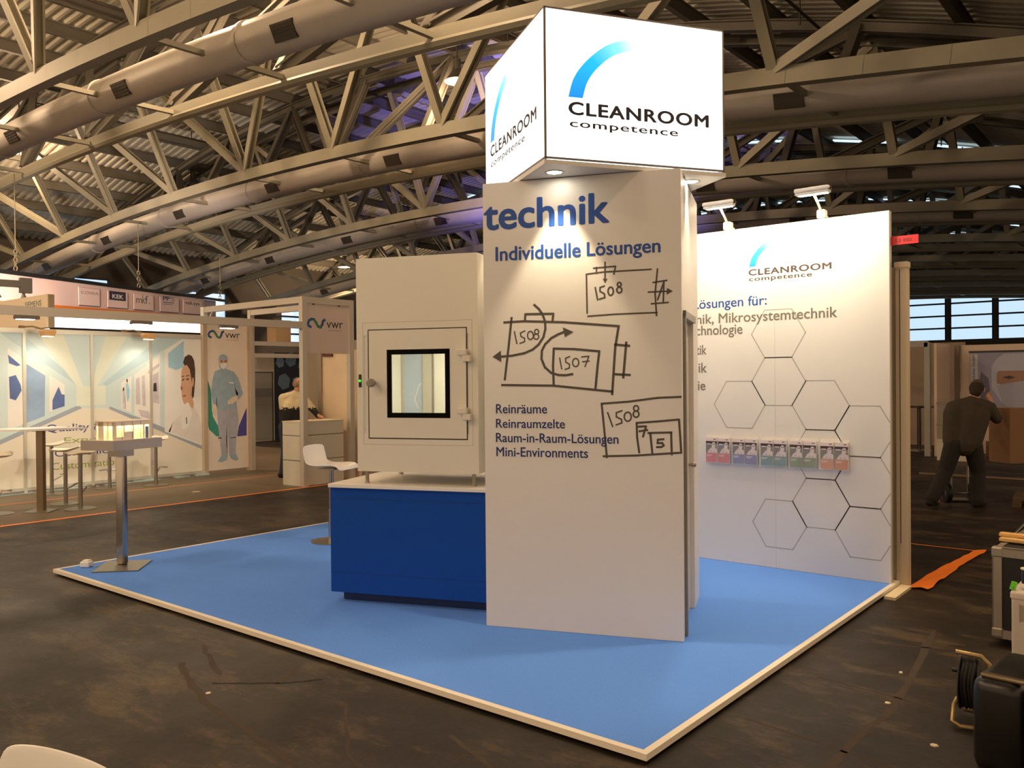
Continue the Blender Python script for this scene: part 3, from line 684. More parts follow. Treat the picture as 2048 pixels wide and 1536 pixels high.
# ------------------------------------------------------------------ back wall of the stand
bw = thing('back_wall_panel', 'white lettered rear wall of the stand with hexagon pattern', 'wall panel', (0, 3.839, ST))
for a, c in ((-3.95, -1.965), (-1.962, -0.963), (-0.961, -0.030)):
    obj('wall_panel', MB().box(a, c, 0, 0.032, 0, 2.945), white_panel, bw)
wp = [o for o in bw.children][2]
obj('panel_seam', MB().box(-0.9635, -0.9605, 0.001, 0.03, 0, 2.94), seam_grey, bw)
obj('wall_frame', MB().box(-3.95, -0.03, 0.032, 0.07, 0, 2.945), alu, bw)
def Wt(body, x0, x1, z0, z1, m_, bold=0.0, **k): return text(body, x0, x1, z0-ST, z1-ST, 0.0, m_, bw, bold, **k)
wall_ink = mat('wall_brown_grey_print', rgb(70, 56, 50), 0.6)
logo(bw, -1.189, 2.650-ST, 0.60, 0.0)
Wt('CLEANROOM', -1.194, -0.477, 2.573, 2.629, wall_ink, 0.030, spacing=1.1)
Wt('competence', -1.190, -0.638, 2.512, 2.556, wall_ink, 0.014, spacing=1.1)
Wt('Lösungen für:', -1.725, -1.030, 2.285, 2.398, blue_ink, 0.010)
Wt('Feinwerktechnik, Mikrosystemtechnik', -2.40, -0.433, 2.145, 2.262, grey_ink, 0.012)
Wt('Nanotechnologie', -2.06, -1.253, 2.042, 2.160, grey_ink, 0.012)
Wt('Optik', -1.82, -1.599, 1.868, 1.985, grey_ink, 0.012)
Wt('Medizintechnik', -2.32, -1.596, 1.732, 1.822, grey_ink, 0.012)
Wt('Pharmazie', -2.09, -1.611, 1.571, 1.660, grey_ink, 0.012)
hm = MB()
R = 0.237
for cx, cz in ((-0.933, 2.06), (-0.933, 1.65), (-1.289, 1.447), (-0.578, 1.45), (-0.578, 1.042), (-0.578, 0.634), (-0.933, 0.428), (-0.223, 1.245), (-0.223, 0.838), (-0.223, 0.427)):
    P = [(cx+R*math.cos(k*PI/3), cz-ST+R*math.sin(k*PI/3)) for k in range(7)]
    for a, c in zip(P[:-1], P[1:]):
        if a[0] > -0.031 and c[0] > -0.031: continue
        if max(a[0], c[0]) > -0.031:
            if a[0] > c[0]: a, c = c, a
            w = (-0.031-a[0])/(c[0]-a[0]); c = (-0.031, a[1]+(c[1]-a[1])*w)
        hm.ribbon([a, c], 0.0085, 0.0)
obj('hexagon_pattern', hm, hex_ink, bw)

# spotlights on the wall's top edge
def arm_spot(x, label, lampx):
    t = thing('arm_spotlight', label, 'spotlight', (x, 3.839, 2.995), 0, 'arm spotlights on the wall top')
    obj('clamp_base', MB().rbox(-0.035, 0.035, -0.02, 0.06, 0.0, 0.075, 0.014).box(-0.025, 0.025, 0.04, 0.10, 0.01, 0.03), mat('spot_white', rgb(225, 220, 212), 0.4), t)
    hx, hy, hz = lampx-x, -0.50, 0.125
    obj('arm', MB().tube([(0, 0, 0.06), (hx*0.3, hy*0.3, 0.085), (hx, hy, hz)], 0.011, 8), mat('spot_white', rgb(225, 220, 212), 0.4), t, smooth=True)
    hd = MB(); hd.rbox(hx-0.135, hx+0.135, hy-0.045, hy+0.045, hz-0.004, hz+0.030, 0.012)
    hd.rbox(hx-0.13, hx+0.13, hy-0.035, hy+0.035, hz-0.022, hz-0.004, 0.006)
    h = obj('lamp_head', hd, mat('spot_white', rgb(225, 220, 212), 0.4), t)
    obj('lamp_glass', MB().box(hx-0.11, hx+0.11, hy-0.005, hy+0.032, hz-0.0245, hz-0.0225), spot_on, h)
    obj('end_cap', MB().tube([(hx+0.135, hy, hz+0.012), (hx+0.142, hy, hz+0.012)], 0.016, 12), black_plastic, h)
    L = bpy.data.lights.new('spotlight_light', 'AREA'); L.shape = 'RECTANGLE'; L.size = 0.20; L.size_y = 0.04; L.energy = 4.6; L.color = (1, 0.84, 0.58)
    o = bpy.data.objects.new('spotlight_light', L); col.objects.link(o); o.parent = h
    o.location = (hx, hy+0.03, hz-0.045); o.rotation_euler = (math.radians(48), 0, 0)
arm_spot(-1.39, 'left of the two white arm spotlights clamped on the rear wall top', -1.23)
arm_spot(-0.56, 'right of the two white arm spotlights clamped on the rear wall top', -0.45)
arm_spot(-2.60, 'white arm spotlight on the rear wall top, hidden behind the tower', -2.45)

# brochure holders and brochures
cover = [('pink', rgb(196, 70, 96)), ('violet blue', rgb(76, 84, 158)), ('teal', rgb(44, 116, 128)), ('green', rgb(84, 118, 78)), ('orange', rgb(190, 112, 60))]
photo_dark = mat('cover_photo_purple_grey', rgb(64, 52, 62), 0.5)
cover_white = mat('cover_white', rgb(226, 214, 214), 0.5)
suit_white = mat('cover_suit_white', rgb(210, 198, 204), 0.5)
xh = [(-1.601, -1.364), (-1.345, -1.110), (-1.087, -0.852), (-0.831, -0.598), (-0.573, -0.339)]
for k, (x0, x1) in enumerate(xh):
    cname, cc = cover[k]
    t = thing('brochure_holder', 'clear acrylic wall holder with two %s brochures' % cname, 'brochure holder', (x0, 3.839, 0.926), 0, 'acrylic brochure holders on the wall')
    w = x1-x0
    obj('back_plate', MB().box(0, w, -0.004, -0.001, 0, 0.245), glass, t)
    obj('tray', MB().box(0, w, -0.040, -0.004, -0.003, 0.0).box(0, w, -0.042, -0.039, -0.003, 0.17).box(0, 0.003, -0.039, -0.004, 0, 0.19).box(w-0.003, w, -0.039, -0.004, 0, 0.19), glass, t)
    obj('divider', MB().box(w/2-0.0015, w/2+0.0015, -0.039, -0.004, 0, 0.20), glass, t)
    for j in range(2):
        bx = x0 + 0.006 + j*(w/2); ww = w/2-0.012
        bt = thing('brochure', '%s of the two white topped brochures with %s lower half' % (('left', 'right')[j], cname), 'brochure', (bx, 3.839, 0.927), 0, 'brochures on the wall')
        obj('page_stack', MB().box(0, ww, -0.030, -0.008, 0, 0.222), cover_white, bt)
        f_ = obj('cover_photo', MB().box(0, ww, -0.0308, -0.0300, 0.085, 0.190), photo_dark, bt)
        fg = MB(); fg.patch([(0.012, 0.085), (0.03, 0.115), (0.05, 0.125), (0.058, 0.14), (0.055, 0.165), (0.07, 0.182), (0.088, 0.178), (0.092, 0.15), (0.085, 0.13), (ww, 0.12), (ww, 0.085)], -0.0308)
        obj('suited_figure_print', fg, suit_white, f_)
        ey = MB(); ey.patch([(0.062, 0.16), (0.09, 0.158), (0.09, 0.166), (0.062, 0.167)], -0.0318); ey.patch([(0.05, 0.103), (0.056, 0.098), (0.05, 0.093), (0.044, 0.098)], -0.0318); ey.patch([(0.08, 0.098), (0.086, 0.093), (0.08, 0.088), (0.074, 0.093)], -0.0318)
        obj('print_details', ey, mat('print_dark_red', rgb(110, 50, 60), 0.5), f_)
        obj('lower_block', MB().box(0, ww, -0.0308, -0.0300, 0, 0.085), mat('cover_'+cname.replace(' ', '_'), cc, 0.5), bt)
        obj('title_lines', MB().box(0.008, 0.062, -0.0312, -0.0308, 0.066, 0.070).box(0.008, 0.05, -0.0312, -0.0308, 0.056, 0.060).box(0.008, 0.046, -0.0314, -0.0308, 0.160, 0.168), cover_white, bt)
        obj('header_mark', MB().box(ww-0.035, ww-0.012, -0.0304, -0.0300, 0.203, 0.211), grey_ink, bt)

# red stand number sign on the wall's edge
sg = thing('stand_number_sign', 'small red stand number sign sticking out from the rear wall', 'sign', (-0.044, 3.90, 2.727))
obj('sign_plate', MB().box(0, 0.214, 0.0, 0.006, -0.003, 0.065), mat('red_sign', rgb(206, 30, 38), 0.4), sg)
obj('fixing_bracket', MB().box(0.0, 0.03, 0.006, 0.02, 0.005, 0.05), mat('red_sign_dark', rgb(120, 20, 24), 0.5), sg)
text('1.2 E02', 0.046, 0.166, 0.018, 0.045, 0.0, mat('sign_black_red', rgb(70, 8, 10), 0.5), sg, 0.01)

# neighbouring wall seen edge-on behind ours
nb = thing('neighbouring_wall_panel', 'lower cream wall edge standing right behind the lettered wall', 'wall panel', (0, 3.99, 0))
obj('wall_panel', MB().box(-3.9, 0.0, 0.02, 0.07, 0.03, 2.56), mat('cream_panel', rgb(206, 194, 172), 0.5), nb)
obj('end_post', MB().rbox(-0.03, 0.062, 0.0, 0.085, 0.0, 2.58, 0.006).box(-0.034, 0.066, -0.004, 0.09, 2.555, 2.60), mat('cream_post', rgb(200, 184, 156), 0.45), nb)
obj('post_slot', MB().box(0.004, 0.010, -0.0015, 0.001, 0.35, 2.54), dark_line, nb)
tag(obj('floor_board', MB().box(0.006, 0.088, 3.52, 3.985, 0.0, 0.022), mat('board_cream', rgb(236, 218, 178), 0.5), None), 'short cream board lying on the floor at the wall foot', 'board')

# ------------------------------------------------------------------ display table and model
dt = thing('display_table', 'high display table with square steel column and grey tray top', 'table', (-5.66, 0.46, ST))
obj('base_plate', MB().prism([(0.10, -0.32), (0.36, -0.04), (0.04, 0.26), (-0.24, -0.02)], 0, 0.008), dark_steel, dt)
obj('column', MB().rbox(-0.039, 0.039, -0.039, 0.039, 0.008, 1.0, 0.018, 3, Matrix.Rotation(0.5, 4, 'Z')), chrome, dt, smooth=True)
obj('top_bracket', MB().box(-0.075, 0.075, -0.075, 0.075, 0.98, 1.036, Matrix.Rotation(1.80, 4, 'Z')), steel, dt)
cx, cy = -5.66, 0.46
tray = [(-5.557, 0.342), (-5.675, 0.856), (-6.033, 0.732), (-5.915, 0.218)]
TH = math.atan2(0.514, -0.118)
obj('tray_top', MB().prism([(a-cx, b-cy) for a, b in tray], 1.036, 1.172-ST), mat('tray_grey', rgb(172, 164, 160), 0.5), dt)
mh = thing('architectural_model', 'small illuminated cleanroom model standing on the display table', 'model', (-5.557, 0.342, 1.172), TH)
# local x runs along the long side (towards the right of the photo), local y towards the left
LX, LY, HH = 0.40, 0.23, 0.165
mw = mat('model_white', rgb(238, 226, 206), 0.5)
mfr = MB()
obj('model_base', MB().box(0.0, LX+0.04, 0.0, LY+0.03, 0, 0.006), mw, mh)
wl = MB()
for (a, c) in ((0.02, 0.045), (0.12, 0.13), (0.22, 0.23), (0.33, 0.345), (0.395, 0.42)): wl.box(a, c, 0.015, 0.019, 0.006, HH)
for (a, c) in ((0.045, 0.12),): wl.box(a, c, 0.015, 0.019, 0.006, 0.03)
wl.box(0.13, 0.22, 0.015, 0.019, 0.006, 0.075); wl.box(0.02, 0.42, 0.015, 0.019, HH-0.035, HH)
for (a, c) in ((0.015, 0.03), (0.085, 0.095), (0.145, 0.215), (0.235, 0.245)): wl.box(0.015, 0.019, a, c, 0.006, HH)
wl.box(0.015, 0.019, 0.015, 0.245, HH-0.035, HH); wl.box(0.42, 0.424, 0.015, 0.245, 0.006, HH); wl.box(0.015, 0.424, 0.245, 0.249, 0.006, HH)
wl.box(0.13, 0.134, 0.02, 0.245, 0.006, HH); wl.box(0.28, 0.284, 0.02, 0.245, 0.006, HH); wl.box(0.02, 0.42, 0.12, 0.124, 0.006, HH)
obj('model_walls', wl, mw, mh)
obj('model_roof', MB().box(0.01, 0.43, 0.01, 0.255, HH, HH+0.008), mw, mh)
obj('model_door', MB().box(0.352, 0.388, 0.0125, 0.0148, 0.006, 0.11), mat('model_door_blue', rgb(120, 130, 176), 0.5), mh)
obj('roof_joint', MB().box(0.21, 0.212, 0.012, 0.0148, 0.006, HH).box(0.30, 0.3015, 0.012, 0.0148, 0.006, HH).box(0.10, 0.1015, 0.012, 0.0148, 0.006, HH), dark_line, mh)
obj('model_lights', MB().box(0.04, 0.12, 0.05, 0.10, HH-0.008, HH-0.004).box(0.15, 0.27, 0.05, 0.10, HH-0.008, HH-0.004).box(0.30, 0.40, 0.05, 0.10, HH-0.008, HH-0.004).box(0.05, 0.38, 0.15, 0.22, HH-0.008, HH-0.004), mat('model_light_strip', (1, 0.85, 0.5, 1), 0.4, emit=7, ecol=(1, 0.80, 0.42, 1)), mh)
pa_ = thing('power_adapter', 'small white plug adapter with cable on the blue carpet corner', 'power adapter', (-5.84, 0.225, ST), 0.5)
obj('adapter_body', MB().rbox(-0.045, 0.045, -0.035, 0.035, 0.0, 0.05, 0.010).rbox(-0.03, 0.03, -0.02, 0.03, 0.045, 0.062, 0.006), white_gloss, pa_)
obj('cable', MB().tube([(0.045, -0.01, 0.02), (0.075, -0.03, 0.03), (0.09, -0.02, 0.008), (0.10, 0.03, 0.005), (0.09, 0.07, 0.005)], 0.004, 6), mat('cable_grey', rgb(190, 184, 172), 0.5), pa_, smooth=True)

# ------------------------------------------------------------------ shell bar stools
def shell_stool(label, loc, rz, group='white shell bar stools'):
    t = thing('bar_stool', label, 'bar stool', loc, rz, group)
    # profile in local x (forward), z ; seat width along y
    P = [(-0.235, 0.985), (-0.225, 0.90), (-0.205, 0.83), (-0.175, 0.785), (-0.12, 0.765), (-0.04, 0.762), (0.06, 0.768), (0.13, 0.772), (0.185, 0.762), (0.215, 0.735)]
    bm = bmesh.new(); W = 0.20; cols = []
    for i, (x, z) in enumerate(P):
        row = []
        for j in range(9):
            v = -1+j/4; e = 1.0
            edge = abs(v)**2
            hw = W*(0.97 if i in (0, len(P)-1) else 1.0)
            dz = 0.018*edge if 3 <= i <= 8 else 0.0
            dx = 0.02*edge if i < 3 else 0.0
            corner = (0.016*edge**2 if i == 0 else 0)
            row.append(bm.verts.new((x+dx, hw*v, z+dz-corner)))
        cols.append(row)
    for i in range(len(P)-1):
        for j in range(8): bm.faces.new((cols[i][j], cols[i][j+1], cols[i+1][j+1], cols[i+1][j]))
    o = obj('seat_shell', bm, white_gloss, t, smooth=False)
    for p in o.data.polygons: p.use_smooth = True
    s = o.modifiers.new('thick', 'SOLIDIFY'); s.thickness = 0.012
    s = o.modifiers.new('round', 'SUBSURF'); s.levels = 2; s.render_levels = 2
    obj('seat_bracket', MB().box(-0.09, 0.09, -0.09, 0.09, 0.738, 0.752), steel, t)
    obj('column', MB().tube([(0, 0, 0.30), (0, 0, 0.74)], 0.024, 16).tube([(0, 0, 0.01), (0, 0, 0.32)], 0.032, 16), chrome, t, smooth=True)
    obj('footrest', MB().tube([(0.03, 0.0, 0.30), (0.16, -0.11, 0.30), (0.20, 0, 0.30), (0.16, 0.11, 0.30), (0.03, 0.0, 0.30)], 0.010, 8), chrome, t, smooth=True)
    obj('base_disc', MB().lathe([(0, 0), (0.21, 0), (0.21, 0.006), (0.10, 0.014), (0.04, 0.02), (0, 0.02)], 40), steel, t, smooth=True)
    return t
s1 = shell_stool('white shell bar stool behind the left end of the blue counter', (-5.03, 2.32, ST), 0.33)
s2 = copy_tree(s1); s2['label'] = 'white shell seat back corner cut off at the bottom left of the photo'
s2.location = (0.245, -2.730, 0.0); s2.rotation_euler = (0, 0, -PI/2+0.20)
bt = thing('high_table', 'white square high table peeping out left of the hatch cabinet', 'table', (-4.55, 3.28, ST), PA)
obj('table_top', MB().rbox(-0.36, 0.36, -0.36, 0.36, 1.045, 1.075, 0.004), white_gloss, bt)
obj('column', MB().box(-0.045, 0.045, -0.045, 0.045, 0.01, 1.045), steel, bt)
obj('base_plate', MB().box(-0.26, 0.26, -0.26, 0.26, 0, 0.01), dark_steel, bt)

# ================================================================== stands on the left
aluw = mat('system_profile_aluminium', rgb(200, 192, 178), 0.4, 0.35)
# --- long printed wall: local x = world Y, front faces world +X
mw_ = thing('mural_wall', 'long printed wall with a pale blue corridor picture and aluminium posts', 'printed wall', (-12.15, 0, 0), PI/2)
sky_print = mat('print_pale_blue', rgb(206, 222, 222), 0.55, noise=0.05, scale=1.5)
pal = dict(cream=mat('print_cream', rgb(226, 230, 214), 0.55), beige=mat('print_beige', rgb(232, 222, 204), 0.55), pale=mat('print_pale_teal', rgb(186, 208, 214), 0.55),
           white=mat('print_white', rgb(236, 232, 226), 0.55, noise=0.05, scale=3), blue=mat('print_mid_blue', rgb(150, 174, 206), 0.55, noise=0.30, scale=3), lblue=mat('print_light_blue', rgb(164, 204, 224), 0.55, noise=0.1, scale=4),
           navy=mat('print_navy', rgb(88, 108, 160), 0.55, noise=0.45, scale=7), grey=mat('print_grey_blue', rgb(160, 170, 182), 0.55), mauve=mat('print_mauve', rgb(206, 196, 202), 0.55, noise=0.25, scale=9),
           skin=mat('print_skin', rgb(214, 168, 138), 0.55, noise=0.12, scale=5), hair=mat('print_dark_hair', rgb(76, 56, 46), 0.6, noise=0.4, scale=16), coat=mat('print_coat', rgb(228, 220, 214), 0.55, noise=0.1, scale=6), lip=mat('print_lip', rgb(170, 90, 80), 0.55),
           suit=mat('print_suit_blue', rgb(158, 180, 196), 0.55, noise=0.18, scale=9), suit2=mat('print_suit_grey', rgb(178, 180, 192), 0.55, noise=0.18, scale=9), glove=mat('print_glove', rgb(228, 212, 190), 0.55, noise=0.08, scale=8),
           teal=mat('print_teal', rgb(62, 150, 132), 0.55), purple=mat('print_violet', rgb(80, 76, 156), 0.55), green=mat('print_olive', rgb(150, 166, 90), 0.55), dark=mat('print_dark', rgb(60, 56, 60), 0.55))
for k, y0 in enumerate((-1.90, -0.90, 0.105, 1.125, 2.145, 3.165, 4.165)):
    obj('wall_panel', MB().box(y0, (y0+0.995 if k < 6 else 5.11), 0.0, 0.04, 0.03, 2.46), sky_print, mw_)
for y0 in (-0.9, 0.1, 1.12, 2.14, 3.16, 4.16):
    obj('post', MB().box(y0-0.022, y0+0.022, -0.022, 0.03, 0.0, 2.50), aluw, mw_)
obj('top_rail', MB().box(-1.95, 5.11, -0.02, 0.04, 2.455, 2.525), aluw, mw_)
obj('bottom_rail', MB().box(-1.95, 5.11, -0.018, 0.04, 0.03, 0.075), aluw, mw_)
Q = {}
def P_(name, poly, colr, y=-0.001, parent=None):
    o = obj(name, MB().patch(poly, y), pal[colr], parent or mw_); return o
P_('corridor_floor', [(-1.8,0.08),(-1.8,-0.0+0.08),(1.792,0.08),(5.108,0.08),(5.113,0.459),(3.444,1.25),(3.003,1.277),(1.792,0.767),(-1.8,-0.0+0.09)], 'beige', -0.0005)
P_('light_ray', [(2.93,1.619),(3.03,1.619),(2.72,2.455),(2.336,2.455)], 'cream', -0.001)
P_('light_ray', [(3.15,1.628),(3.25,1.628),(3.755,2.455),(3.394,2.449)], 'cream', -0.001)
P_('corridor_ceiling', [(1.80,2.45),(2.10,2.45),(3.008,1.649),(2.95,1.62)], 'pale', -0.0008)
P_('corridor_ceiling', [(4.741,2.45),(4.35,2.45),(3.33,1.66),(3.40,1.62)], 'pale', -0.0008)
P_('corridor_glow', [(2.915,1.619),(3.385,1.628),(3.381,1.323),(2.912,1.305)], 'cream', -0.0015)
P_('skirting', [(0.2,0.16),(2.942,1.32),(3.003,1.271),(0.2,0.06+0.03)], 'grey', -0.0012)
P_('skirting', [(3.445,1.288),(5.108,0.583),(5.108,0.459),(3.444,1.24)], 'grey', -0.0012)
a = P_('left_picture', [(1.912,2.224),(2.449,1.823),(2.43,1.168),(1.897,0.967)], 'white', -0.0022)
P_('blue_area', [(2.174,1.98),(2.447,1.80),(2.43,1.168),(2.165,1.073)], 'blue', -0.0035, a)
P_('glove', [(1.926,1.78),(2.021,1.809),(2.088,1.66),(2.101,1.57),(2.017,1.422),(1.935,1.454)], 'navy', -0.0045, a)
P_('glove', [(1.916,2.12),(1.997,2.047),(2.092,1.959),(2.037,1.943),(1.928,1.987)], 'navy', -0.0045, a)
P_('instrument', [(2.18,1.62),(2.21,1.63),(2.25,1.40),(2.22,1.40)], 'grey', -0.0045, a)
P_('left_picture', [(0.95,2.75-0.35),(1.74,2.33),(1.72,0.90),(0.95,0.62)], 'blue', -0.0022)
a = P_('small_picture', [(2.507,1.808),(2.735,1.652),(2.731,1.311),(2.5,1.226)], 'white', -0.0022)
P_('blue_machine', [(2.549,1.409),(2.615,1.561),(2.645,1.622),(2.69,1.50),(2.733,1.497),(2.731,1.311),(2.547,1.255)], 'navy', -0.0035, a)
a = P_('small_picture', [(3.646,1.674),(3.821,1.788),(3.813,1.171),(3.641,1.25)], 'white', -0.0022)
P_('worker_print', [(3.661,1.559),(3.70,1.54),(3.703,1.40),(3.723,1.23),(3.667,1.249)], 'mauve', -0.0035, a)
P_('worker_print', [(3.722,1.641),(3.752,1.689),(3.79,1.55),(3.776,1.41),(3.745,1.345)], 'lblue', -0.0035, a)
P_('worker_head', [(3.672,1.59),(3.692,1.60),(3.70,1.55),(3.67,1.53)], 'hair', -0.0045, a)
P_('worker_head', [(3.735,1.735),(3.757,1.735),(3.757,1.69),(3.735,1.68)], 'hair', -0.0045, a)
a = P_('large_picture', [(3.875,1.804),(4.33,2.158),(4.322,0.922),(3.867,1.126)], 'white', -0.0022)
for pl_ in ([(3.898,1.738),(3.96,1.77),(3.97,1.30),(3.892,1.307)], [(4.0,1.78),(4.053,1.804),(4.063,1.269),(4.01,1.28)], [(4.105,1.87),(4.318,2.006),(4.313,1.95),(4.118,1.82)], [(4.20,1.80),(4.30,1.86),(4.31,1.30),(4.20,1.33)], [(3.93,1.22),(4.12,1.18),(4.20,1.02),(3.98,1.10)]):
    P_('equipment_print', pl_, 'mauve', -0.0035, a)
P_('worker_print', [(4.21,1.66),(4.26,1.67),(4.27,1.52),(4.20,1.52)], 'dark', -0.0045, a)
a = P_('portrait_picture', [(4.42,2.228),(4.759,2.44),(5.105,2.44),(5.105,0.53),(4.403,0.816)], 'white', -0.0022)
P_('blue_background', [(4.481,2.178),(4.777,2.41),(4.771,1.94),(4.623,1.888),(4.485,1.939)], 'lblue', -0.0033, a)
P_('coat_print', [(4.50,0.80),(4.56,0.98),(4.75,1.12),(4.931,1.26),(5.06,1.08),(5.10,0.90),(5.10,0.56),(4.472,0.81)], 'coat', -0.0033, a)
P_('hair_print', [(4.76,2.02),(4.79,2.12),(4.867,2.167),(4.93,2.14),(4.972,2.06),(4.99,1.90),(4.987,1.70),(4.96,1.42),(4.915,1.34),(4.89,1.55),(4.80,1.94)], 'hair', -0.0045, a)
fc = P_('face_print', [(4.725,1.88),(4.77,1.96),(4.83,1.98),(4.885,1.90),(4.91,1.75),(4.93,1.62),(4.915,1.45),(4.87,1.33),(4.81,1.275),(4.765,1.29),(4.735,1.38),(4.722,1.50),(4.705,1.58),(4.718,1.66)], 'skin', -0.0055, a)
P_('nose_print', [(4.705,1.58),(4.722,1.60),(4.745,1.57),(4.735,1.535),(4.712,1.545)], 'lip', -0.0062, fc)
P_('ear_print', [(4.93,1.74),(4.955,1.76),(4.965,1.68),(4.945,1.58),(4.925,1.62)], 'skin', -0.0062, a)
P_('neck_print', [(4.83,1.30),(4.915,1.44),(4.955,1.30),(4.95,1.20),(4.87,1.24)], 'skin', -0.005, a)
P_('brow_print', [(4.725,1.775),(4.775,1.79),(4.775,1.775),(4.725,1.76)], 'hair', -0.0068, fc)
P_('eye_print', [(4.735,1.72),(4.775,1.735),(4.775,1.71),(4.735,1.70)], 'hair', -0.0068, fc)
P_('eye_print', [(4.815,1.735),(4.865,1.74),(4.865,1.715),(4.815,1.712)], 'hair', -0.0068, fc)
P_('brow_print', [(4.81,1.79),(4.875,1.80),(4.875,1.785),(4.81,1.775)], 'hair', -0.0068, fc)
P_('lip_print', [(4.74,1.435),(4.80,1.45),(4.80,1.42),(4.745,1.415)], 'lip', -0.0068, fc)
P_('glove_print', [(4.704,1.02),(4.74,1.16),(4.80,1.30),(4.85,1.315),(4.88,1.25),(4.92,1.10),(4.86,0.92),(4.80,0.84),(4.72,0.84)], 'white', -0.0068, a)
P_('glove_shadow_line', [(4.80,1.05),(4.815,1.05),(4.82,0.93),(4.805,0.93)], 'dark', -0.008, a)
def Mt(body, x0, x1, z0, z1, m_): return text(body, x0, x1, z0, z1, -0.001, m_, mw_, 0.004)
navy_txt = mat('print_violet_text', rgb(70, 74, 140), 0.5); olive_txt = mat('print_olive_text', rgb(150, 168, 80), 0.5)
Mt('Quality & Choice', 2.453, 4.02, 0.875, 1.030, navy_txt); Mt('Expertise', 2.718, 3.72, 0.690, 0.812, olive_txt)
Mt('Convenience', 2.573, 3.72, 0.515, 0.630, navy_txt); Mt('Customization', 2.527, 3.60, 0.310, 0.425, olive_txt)

ff = thing('gap_light_foil', 'strip of shiny bluish foil put in for the bright gap under the printed wall', 'foil', (-12.08, 0, 0), PI/2)  # shiny strip stands in for light showing in the gap under the wall
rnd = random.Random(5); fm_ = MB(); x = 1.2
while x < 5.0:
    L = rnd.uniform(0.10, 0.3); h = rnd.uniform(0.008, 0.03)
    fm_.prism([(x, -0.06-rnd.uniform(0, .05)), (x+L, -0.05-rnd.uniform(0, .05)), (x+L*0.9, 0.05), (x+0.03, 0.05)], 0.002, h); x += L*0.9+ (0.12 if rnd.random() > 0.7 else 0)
obj('gap_light_strip', fm_, mat('gap_light_shine', rgb(205, 232, 240), 0.15, 0.4), ff)

# --- pillar panel with the printed cleanroom worker
vp = thing('printed_pillar', 'narrow printed panel showing a standing person in a pale blue cleanroom suit', 'printed panel', (-12.10, 0, 0), PI/2)
obj('pillar_panel', MB().box(5.19, 6.03, 0, 0.06, 0.06, 2.80), mat('print_warm_white', rgb(236, 222, 208), 0.5), vp)
obj('post', MB().box(5.11, 5.19, -0.03, 0.06, 0, 2.85), mat('post_brown', rgb(188, 168, 144), 0.5), vp)
obj('post', MB().box(6.03, 6.13, -0.03, 0.06, 0, 2.85).box(6.13, 6.17, -0.05, 0.05, 0, 0.32), mat('post_orange_brown', rgb(196, 168, 140), 0.5), vp)
obj('top_rail', MB().box(5.11, 6.13, -0.03, 0.06, 2.80, 2.86), aluw, vp)
def V_(name, poly, c, y=-0.001, par=None): return obj(name, MB().patch(poly, y), pal[c], par or vp)
V_('teal_shape', [(5.192,1.756),(5.263,1.548),(5.3,1.052),(5.39,0.891),(5.593,0.664),(5.373,0.677),(5.23,0.807),(5.192,0.927)], 'teal')
V_('violet_shape', [(6.008,1.185),(6.002,0.659),(5.818,0.651),(5.797,0.657),(5.835,0.842)], 'purple')
V_('trousers_print', [(5.382,1.24),(5.794,1.24),(5.831,0.95),(5.804,0.737),(5.778,0.605),(5.762,0.30),(5.633,0.30),(5.608,0.642),(5.589,0.855),(5.567,0.618),(5.589,0.30),(5.471,0.30),(5.439,0.626),(5.404,0.864)], 'suit2', -0.002)
V_('jacket_print', [(5.344,1.86),(5.476,1.912),(5.579,1.912),(5.742,1.86),(5.832,1.753),(5.905,1.538),(5.93,1.447),(5.85,1.35),(5.811,1.33),(5.825,1.46),(5.76,1.56),(5.786,1.35),(5.794,1.165),(5.388,1.179),(5.385,1.45),(5.371,1.258),(5.308,1.265),(5.267,1.443),(5.299,1.703)], 'suit', -0.003)
hd_ = V_('hood_print', [(5.428,2.096),(5.449,2.154),(5.523,2.184),(5.597,2.156),(5.619,2.085),(5.603,1.966),(5.573,1.892),(5.475,1.891),(5.447,1.952)], 'suit', -0.004)
V_('eye_opening', [(5.446,2.075),(5.611,2.082),(5.604,2.024),(5.451,2.017)], 'skin', -0.0052, hd_)
V_('eyes_print', [(5.47,2.06),(5.51,2.062),(5.51,2.04),(5.47,2.04)], 'dark', -0.0065, hd_); V_('eyes_print', [(5.55,2.062),(5.59,2.064),(5.59,2.042),(5.55,2.042)], 'dark', -0.0065, hd_)
V_('mask_print', [(5.453,2.01),(5.604,2.022),(5.594,1.952),(5.534,1.907),(5.476,1.926)], 'white', -0.0052, hd_)
V_('glove_print', [(5.285,1.27),(5.366,1.268),(5.388,1.166),(5.369,1.054),(5.32,1.064),(5.283,1.143)], 'glove', -0.004)
V_('glove_print', [(5.601,1.317),(5.70,1.385),(5.80,1.42),(5.83,1.36),(5.72,1.261),(5.615,1.256)], 'glove', -0.004)
V_('overshoe_print', [(5.388,0.215),(5.471,0.329),(5.589,0.325),(5.573,0.234),(5.469,0.197)], 'suit', -0.003); V_('overshoe_print', [(5.633,0.322),(5.768,0.333),(5.822,0.227),(5.767,0.2),(5.662,0.253)], 'suit', -0.003)
V_('suit_details', [(5.40,0.66),(5.47,0.65),(5.47,0.63),(5.40,0.64)], 'dark', -0.0035); V_('suit_details', [(5.66,0.64),(5.77,0.645),(5.77,0.63),(5.66,0.625)], 'dark', -0.0035)
V_('pocket_print', [(5.64,1.67),(5.74,1.665),(5.74,1.64),(5.64,1.645)], 'white', -0.0042)
